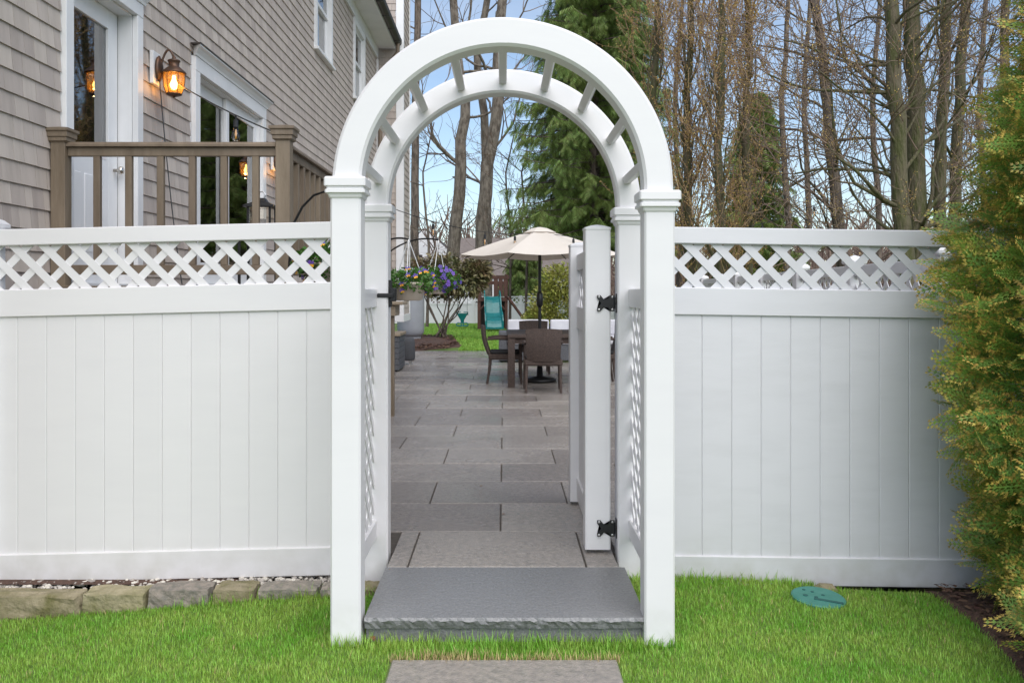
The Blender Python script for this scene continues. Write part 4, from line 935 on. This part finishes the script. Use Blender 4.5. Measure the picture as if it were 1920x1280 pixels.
y_ = np.concatenate([rng.uniform(3.70, 3.81, n // 2), rng.uniform(3.63, 3.66, 200), rng.uniform(4.58, 4.69, 300), rng.uniform(4.36, 4.42, 300), rng.uniform(3.74,3.78,80), rng.uniform(3.74,3.78,80)])
lawn('grass', 'longer uncut grass along the step, posts and fence foot', np.stack([x_, y_, lawn_z(x_, y_) - .004], 1), .03, .075, .0042)
n = 700; x_ = np.concatenate([rng.uniform(-.46, .46, 450), rng.normal(-.24, .08, 250)]); y_ = np.concatenate([rng.normal(3.622, .012, 450), rng.normal(3.64, .02, 250)])
lawn('dry_grass', 'straw coloured dry grass around the stepping stone edge', np.stack([x_, y_, lawn_z(x_, y_)], 1), .02, .05, .004, DRYG)
n = 80000; x_ = rng.uniform(-3.3, 2.2, n); y_ = 20.85 + 17.0 * rng.random(n) ** 1.3; k = ~((x_ < -1.05 - .12 * np.clip(y_ - 22.5, 0, 9)) & (y_ < 27.6)); x_, y_ = x_[k], y_[k]
lawn('grass', 'green back lawn beyond the patio', np.stack([x_, y_, np.full(len(x_), -.02)], 1), .03, .07, .02)

# ------------------------------------------------------------------ trees
def grow(polys, tips, p, d, L, r, lev, maxlev, bend=.18, up=.05, nchild=(2, 4), ang=(.35, .8), ratio=(.5, .75), rr=.62, minr=.004):
    n = max(4, int(L / (.5 if lev < 2 else .18)) + 2); n = min(n, 9)
    P = [np.array(p, float)]; d = np.array(d, float); dirs = [d]
    for i in range(n - 1):
        d = d + rng.normal(size=3) * bend * (.5 if lev == 0 else 1) + np.array([0, 0, up]); d /= np.linalg.norm(d); P.append(P[-1] + d * L / (n - 1)); dirs.append(d)
    taper = np.linspace(1, .72 if lev == 0 else .4, n); polys[min(lev, len(polys) - 1)].append((np.array(P), np.maximum(r * taper, minr)))
    if lev >= maxlev:
        tips.append(np.array(P)); return
    nc = random.randint(*nchild) + (1 if lev == maxlev - 1 else 0)
    for c in range(nc):
        f = random.uniform(.3, 1) if c else 1.0; i = min(int(f * (n - 1)), n - 1)
        ax = rng.normal(size=3); ax -= ax.dot(dirs[i]) * dirs[i]; ax /= np.linalg.norm(ax); a = random.uniform(*ang) * (.6 if c == 0 else 1)
        nd = dirs[i] * math.cos(a) + ax * math.sin(a)
        grow(polys, tips, P[i], nd, L * random.uniform(*ratio), r * taper[i] * (rr if c else .8), lev + 1, maxlev, bend, up, nchild, ang, ratio, rr, minr)
budT = np.array([(0,0,0),(.4,.4,.25),(-.4,.4,.25),(0,.4,-.4),(0,1.1,0)]); budF = np.array([(0,2,1),(0,1,3),(0,3,2),(4,1,2),(4,3,1),(4,2,3)])
def bare_tree(label, base, trunk_pts, r0, r1, limbs, bark, twig, maxlev=3, buds=0, bud_s=.03, limb_L=(2, 4), limb_r=.35, group='bare trees behind the fence', name='bare_tree', up=.04, twig_r=.006, start=.35, spread=None, bend=.18):
    t = thing(name, label, 'tree', base, group)
    tp = np.array(trunk_pts, float); n = 14; s = np.linspace(0, len(tp) - 1, n); P = np.stack([np.interp(s, np.arange(len(tp)), tp[:, k]) for k in range(3)], 1)
    P[1:-1] += rng.normal(size=(n - 2, 3)) * r0 * .15
    rad = np.linspace(r0, r1, n); rad[0] *= 1.25
    polys = [[(P, rad)], [], [], [], []]; tips = []
    for k in range(limbs):
        f = random.uniform(start, 1); i = min(int(f * (n - 1)), n - 2); a = random.uniform(0, 6.28)
        d = np.array([math.cos(a), math.sin(a) * .7, random.uniform(.15, .9)]) if spread is None else spread(); d /= np.linalg.norm(d)
        grow(polys, tips, P[i], d, random.uniform(*limb_L), rad[i] * limb_r * random.uniform(.6, 1.1), 1, maxlev, bend=bend, up=up, minr=twig_r)
    b = np.array(base)
    sh = lambda L: [(p - b, r) for p, r in L]
    link('trunk', tubes('trunk', sh(polys[0]), bark, 10), t, base)
    if polys[1]: stuff(link('limbs', tubes('limbs', sh(polys[1]), bark, 6), t, base))
    tw = polys[2] + polys[3] + polys[4]
    if tw: stuff(link('crown', tubes('crown', sh(tw), twig, 3), t, base))
    if buds and tips:
        T = [p for q in tips for p in q]; idx = rng.integers(0, len(T), buds); Q = np.array([T[i] for i in idx]) + rng.normal(size=(buds, 3)) * .03
        stuff(link('buds', scatter('buds', budT, budF, BUD, Q - b, rot_from(rng.normal(size=(buds, 3)) + [0, 0, .5]), bud_s * rng.uniform(.6, 1.3, buds)), t, base))
    return t
def at(px, py, d): return ((px - 945) * d / 1700, d, 1.37 - (py - 545) * d / 1700)
# tall trees seen through the arch
def trunk_through(pxs, d, z0=-.3):
    pts = [at(*p, d) for p in pxs]; pts[0] = (pts[0][0], d, z0); return pts
d = 42
bare_tree('slim bare tree trunk just right of the chimney chase', at(778, 590, d)[:2] + (-.3,), trunk_through([(778, 590), (778, 440), (779, 250), (783, 0), (790, -300)], d), .22, .13, 5, BARK, TWIG, 3, limb_L=(2, 4), start=.4)
bare_tree('bare forked tree standing left in the arch opening', at(850, 590, d)[:2] + (-.3,), trunk_through([(850, 590), (852, 440), (862, 300), (872, 190), (852, 60), (840, -200)], d), .34, .16, 9, BARKL, TWIG, 3, limb_L=(2.5, 5), start=.4)
bare_tree('thick bare tree with forked crown in the middle of the arch opening', at(905, 590, d)[:2] + (-.3,), trunk_through([(905, 590), (908, 440), (918, 300), (932, 190), (936, 60), (960, -200)], d), .37, .20, 9, BARKL, TWIG, 3, limb_L=(3, 5.5), start=.35)
bare_tree('upper fork of bare tree crossing the top of the arch', at(900, 590, 43)[:2] + (-.3,), trunk_through([(912, 590), (914, 400), (905, 200), (895, 100), (925, -60), (935, -300)], 43), .24, .13, 6, BARKL, TWIG, 3, limb_L=(2, 4), start=.5)
for px, lab in ((800, 'thin young bare tree between the chimney and the forked trees'), (955, 'spindly bare sapling right of the thick trunk, left of the spruce'), (985, 'slender leaning bare sapling beside the spruce trunk')):
    dd = 34; bare_tree(lab, at(px, 590, dd)[:2] + (-.2,), trunk_through([(px, 590), (px + 4, 450), (px - 8, 330), (px + 14, 230)], dd), .06, .02, 14, BARK, TWIG, 3, limb_L=(.8, 1.8), start=.25, twig_r=.007, limb_r=.5)
# brown twiggy upright trees at right of the arch
def upright():
    a = random.uniform(0, 6.28); return np.array([math.cos(a) * .35, math.sin(a) * .35, 1.0])
for i, (px, d, lab) in enumerate(((1225, 25, 'upright russet twigged tree directly right of the arch'), (1290, 23, 'upright tree with dense golden brown twigs, second right of the arch'), (1350, 22, 'upright mossy trunked tree with dense brown twigs, third right of the arch'), (1400, 24, 'upright brown twigged tree at the right end of the dense clump'))):
    bare_tree(lab, at(px, 600, d)[:2] + (-.2,), trunk_through([(px, 600), (px + 3, 430), (px - 4, 250), (px + 6, 80), (px, -150)], d), .13, .06, 48, BARKM, TWIGR, 3, buds=7500, bud_s=.036, limb_L=(1.2, 2.4), start=.05, up=.14, spread=upright, twig_r=.0075, limb_r=.32, group='dense twiggy trees right of the arch', name='twiggy_tree')
# big trees at right
def leftish():
    return np.array([random.uniform(-1.3, .6), random.uniform(-.6, .5), random.uniform(0, .8)])
d = 17
bare_tree('large mossy double trunked tree behind the right fence, left trunk', at(1688, 600, d)[:2] + (-.2,), trunk_through([(1700, 600), (1695, 430), (1683, 250), (1672, 80), (1660, -250)], d), .17, .12, 30, BARKM, TWIG, 4, buds=6000, bud_s=.028, limb_L=(1.6, 3.0), spread=leftish, start=.2, limb_r=.28, twig_r=.007)
bare_tree('large mossy double trunked tree behind the right fence, right trunk', at(1720, 600, d + .5)[:2] + (-.2,), trunk_through([(1722, 600), (1722, 430), (1718, 250), (1708, 80), (1705, -250)], d + .5), .19, .14, 18, BARKM, TWIG, 4, buds=4000, bud_s=.026, limb_L=(1.4, 2.8), start=.2, limb_r=.26, twig_r=.007)
bare_tree('leaning bare tree with high fork behind the middle of the right fence', at(1582, 600, 24)[:2] + (-.2,), trunk_through([(1590, 600), (1575, 430), (1555, 250), (1545, 120), (1520, -30), (1510, -200)], 24), .17, .09, 20, BARK, TWIG, 4, buds=3000, bud_s=.03, limb_L=(1.5, 3.2), start=.15, limb_r=.35, twig_r=.008)
for px, px2, dd, lab in ((1760, 1775, 19, 'green mossy bare trunk right of the double trunked tree'), (1785, 1812, 20, 'slanting mossy bare trunk left of the arborvitae top'), (1880, 1885, 23, 'bare trunk behind the top of the arborvitae')):
    bare_tree(lab, at(px, 600, dd)[:2] + (-.2,), trunk_through([(px - 15, 600), (px, 430), ((px + px2) / 2, 220), (px2, 0), (px2 + 10, -200)], dd), .14, .09, 16, BARKM, TWIG, 4, buds=2500, bud_s=.028, limb_L=(1.3, 2.6), start=.15, limb_r=.33, twig_r=.007)
for px, dd, lab in ((1470, 34, 'thin bare tree in the gap right of the twiggy clump'), (1510, 38, 'pale bare tree further back in the gap'), (1640, 36, 'thin bare tree behind the double trunk'), (1840, 33, 'far bare tree right of the mossy trunks'), (1270, 40, 'far bare tree behind the twiggy clump')):
    bare_tree(lab, at(px, 600, dd)[:2] + (-.2,), trunk_through([(px, 600), (px + 8, 400), (px - 6, 200), (px + 10, 0), (px, -150)], dd), .14, .06, 12, BARK, TWIG, 3, limb_L=(2, 4), start=.15, twig_r=.012)
# spruces: drooping sprays
sprT = []; sprF = []
for i in range(9):
    yy = i / 9; L = .30 * (1 - yy * .55)
    for s in (-1, 1):
        b_ = len(sprT); sprT += [(0, yy, 0), (s * L * .5, yy + .10, -.10 - .05 * yy), (s * L, yy + .16, -.32), (s * L * .35, yy + .02, -.12)]; sprF.append((b_, b_ + 1, b_ + 2, b_ + 3))
sprT = np.array(sprT); sprF = np.array(sprF)
def spruce(label, base, H, r0, lean, wid, n, zlo, brown=.0, s=.55, taperp=.8):
    t = thing('spruce_tree', label, 'tree', base, 'spruce trees')
    b = np.array(base); P = np.stack([np.linspace(0, lean, 10), np.zeros(10), np.linspace(0, H, 10)], 1)
    link('trunk', tubes('trunk', [(P, np.linspace(r0, .04, 10))], BARK, 9), t, base)
    pos, dirs = [], []; br = []
    nb = n // 26
    for i in range(nb):
        f = (i + random.random()) / nb; z = zlo + (H - zlo) * f; R_ = wid * (1 - f) ** taperp * random.uniform(.65, 1.1) + .25; a = i * 2.39996 + random.uniform(-.3, .3); c = np.array([math.cos(a), math.sin(a), 0])
        q = np.linspace(0, 1, 7)[:, None]; droop = random.uniform(.25, .5)
        bp = np.array([lean * z / H, 0, z]) + c * R_ * q + np.array([0, 0, 1]) * (.10 * q - droop * q ** 2 + .22 * q ** 4) * R_; br.append((bp, np.linspace(.035, .008, 7)))
        for j in range(26):
            u = random.uniform(.15, 1); k = min(int(u * 6), 5); pp = bp[k] + (bp[k + 1] - bp[k]) * (u * 6 - k); side = np.array([-c[1], c[0], 0]) * random.choice((-1, 1))
            pos.append(pp); dirs.append(c * random.uniform(.1, .9) + side * random.uniform(0, .9) + np.array([0, 0, -random.uniform(.25, 1.5)]))
    link('branches', tubes('branches', br, BARK, 4), t, base)
    pos = np.array(pos); dirs = np.array(dirs); N = len(pos); nbz = int(N * brown)
    stuff(link('crown', scatter('crown', sprT, sprF, NEED, pos[nbz:], rot_from(dirs[nbz:], rng.normal(size=N - nbz) * .5), s * rng.uniform(.6, 1.25, N - nbz)), t, base))
    if nbz: stuff(link('dry_sprays', scatter('dry_sprays', sprT, sprF, NEEDB, pos[:nbz], rot_from(dirs[:nbz], rng.normal(size=nbz) * .5), s * .9 * rng.uniform(.6, 1.25, nbz)), t, base))
spruce('large drooping green spruce seen through the right of the arch', (2.95, 31, -.2), 17, .28, .3, 3.0, 12000, 3.4, s=.46, taperp=.55)
spruce('tall green spruce with drooping boughs behind the right side of the arch', (3.75, 34, -.2), 16, .25, .2, 2.7, 7500, 3.2, s=.46, taperp=.5)
spruce('small green spruce with drooping tips behind the twiggy clump', (9.9, 36, -.2), 9.5, .16, .2, 2.3, 2600, 1.2, s=.6)
spruce('dark green conifer behind the playset and umbrella', (1.0, 46, -.2), 4.6, .12, .1, 1.7, 1800, .3, s=.5)
# shrubs
lf = np.array([(0, 0, 0), (.22, .35, .05), (.2, .7, .03), (0, 1, -.05), (-.2, .7, .03), (-.22, .35, .05)]); lff = np.array([(0, 1, 2, 3), (0, 3, 4, 5)])
def shrub(name, label, base, stems, blobs, n, m, s, stemr=.025):
    t = thing(name, label, 'shrub', base); b = np.array(base); st = []
    for k in range(stems):
        bl = blobs[k % len(blobs)]; e = np.array(bl[0]) + rng.normal(size=3) * np.array(bl[1]) * .4; a = np.array([rng.normal() * .12, rng.normal() * .12, 0]); q = np.linspace(0, 1, 6)[:, None]
        st.append((a + (e - a) * q + rng.normal(size=(6, 3)) * .03, np.linspace(stemr, stemr * .35, 6)))
    link('stems', tubes('stems', st, BARK, 6), t, base)
    P, D = [], []
    for c, r in blobs:
        p_, d_ = blob_pts(int(n / len(blobs)), c, r, .35); P.append(p_); D.append(d_)
    P = np.concatenate(P); D = np.concatenate(D) + rng.normal(size=P.shape) * .5 + [0, 0, -.15]
    stuff(link('foliage', scatter('foliage', lf, lff, m, P, rot_from(D, rng.normal(size=len(P)) * .7), s * rng.uniform(.6, 1.3, len(P))), t, base))
shrub('rhododendron', 'leggy rhododendron with bare stems and olive leaves in the mulch bed', (-1.80, 25.9, .03), 13, [((-.6, 0, 1.75), (.55, .5, .5)), ((.1, 0, 1.9), (.65, .5, .55)), ((.75, -.1, 1.65), (.6, .5, .5)), ((.1, .2, 1.5), (.9, .5, .35)), ((1.05, 0, 1.9), (.4, .4, .4))], 4200, RHOD, .15)
shrub('boxwood', 'large yellow green rounded shrub behind the umbrella pole', (1.55, 26.5, -.02), 8, [((0, 0, .9), (.85, .7, .9)), ((.1, 0, 1.6), (.65, .6, .6)), ((-.45, -.1, .6), (.5, .5, .55))], 7000, LAUREL, .10)
shrub('boxwood', 'small low yellow green bush left of the umbrella pole', (.92, 27.5, -.02), 6, [((0, 0, .38), (.45, .45, .42))], 2600, LAUREL, .08)
# arborvitae in the right foreground
fr_v, fr_f, fr_m = [], [], []
def leafq(p, d, L, w, mi):
    p = np.array(p); d = np.array(d) / np.linalg.norm(d); s = np.array([-d[1], d[0], 0]); b_ = len(fr_v)
    fr_v.extend([p, p + d * L * .5 + s * w, p + d * L, p + d * L * .5 - s * w]); fr_f.append((b_, b_ + 1, b_ + 2, b_ + 3)); fr_m.append(mi)
for i in range(10):
    y_ = .06 + i * .09; leafq((0, y_ - .06, 0), (0.03 * (-1) ** i, 1, 0), .15, .013, 1 if i > 8 else 0)
    for s in (-1, 1):
        L = (.40 * (1 - .78 * i / 10)) * (.8 if i < 2 else 1) * random.uniform(.8, 1.15); dx, dy = s * .66, .75; m_ = 4 if L > .25 else 3 if L > .15 else 2
        for k in range(m_):
            q = (s * .008 + dx * L * k / m_, y_ + dy * L * k / m_, -.03 * k * L); tip = 1 if k >= m_ - 1 else 0
            leafq(q, (dx, dy, 0), L / m_ * 1.3, .011, tip)
            leafq(q, (dx * .2, 1, 0), L / m_ * 1.1, .0095, tip)
            if k: leafq(q, (dx, .25, 0), L / m_ * 1.0, .009, tip)
fr_v = np.array(fr_v); fr_v[:, 2] += -.10 * fr_v[:, 1] ** 2 - .03 * np.abs(fr_v[:, 0]); fr_f = np.array(fr_f)
def arborvitae(label, base, H, rx, n, zlo=.0):
    t = thing('arborvitae', label, 'shrub', base, 'arborvitae hedge')
    link('trunk', tubes('trunk', [(np.array([(0, 0, 0), (.02, 0, H * .5), (0, 0, H * .95)]), np.array([.07, .05, .01]))], BARK, 8), t, base)
    f = rng.random(n); z = zlo + (H - zlo) * f; prof = np.minimum(1, .62 + 1.3 * f) * np.where(f > .42, 1 - ((f - .42) / .58) ** 1.5 * .9, 1)
    a = rng.random(n) * 2 * np.pi; lump = 1 + .10 * np.sin(a * 5 + z * 4) + .08 * np.sin(z * 9 + a * 2)
    q = np.where(rng.random(n) < .75, rng.uniform(.78, 1.03, n), rng.uniform(.3, .8, n)) * lump
    r = rx * prof * q; pos = np.stack([r * np.cos(a), r * np.sin(a), z], 1)
    out = np.stack([np.cos(a), np.sin(a), np.zeros(n)], 1); dirs = out + rng.normal(size=(n, 3)) * .35 + np.stack([np.zeros(n), np.zeros(n), rng.uniform(-.35, .75, n)], 1)
    stuff(link('crown', scatter('crown', fr_v, fr_f, [ARBG, ARBT], pos, rot_from(dirs, rng.normal(size=n) * .9), .10 + .19 * rng.random(n) ** 1.2, fr_m), t, base))
    nb_ = 60; br = []
    for k in range(nb_):
        zz = rng.uniform(.1, H * .85); an = rng.random() * 6.28; e = np.array([math.cos(an), math.sin(an), .5]) * rx * .75; br.append((np.array([(0, 0, zz), (e[0] * .5, e[1] * .5, zz + .1), (e[0], e[1], zz + e[2] * .5)]), np.array([.015, .01, .004])))
    link('branches', tubes('branches', br, BARK, 5), t, base)
arborvitae('tall green and gold arborvitae in the right foreground', (2.73, 4.05, -.20), 3.25, .56, 7000, .10)
arborvitae('low young arborvitae at the bottom right corner of the lawn', (2.46, 3.3, -.20), .80, .36, 900, .04)

# ------------------------------------------------------------------ far woods
n = 1500; P = []
for k in range(n):
    x_ = rng.uniform(-60, 80); y_ = rng.uniform(62, 120); h = rng.uniform(4, 8.5); z_ = far_z(np.array(x_), np.array(y_)) - .5
    pts = np.array([(x_, y_, z_), (x_ + rng.normal() * .3, y_, z_ + h * .5), (x_ + rng.normal() * .8, y_, z_ + h)]); P.append((pts, np.array([.16, .1, .03])))
    for j in range(7):
        f = rng.uniform(.3, .95); p0 = pts[0] + (pts[2] - pts[0]) * f; e = rng.normal(size=3) * 1.3; e[2] = abs(e[2]) + .4; P.append((np.array([p0, p0 + e * .5, p0 + e + [0, 0, .4]]), np.array([.06, .04, .02])))
stuff(tag(link('far_woods', tubes('far_woods', P, mat('far_twigs', (.17,.12,.095), .9, island=.25), 3)), 'brown band of distant bare woods behind everything', 'woods'))
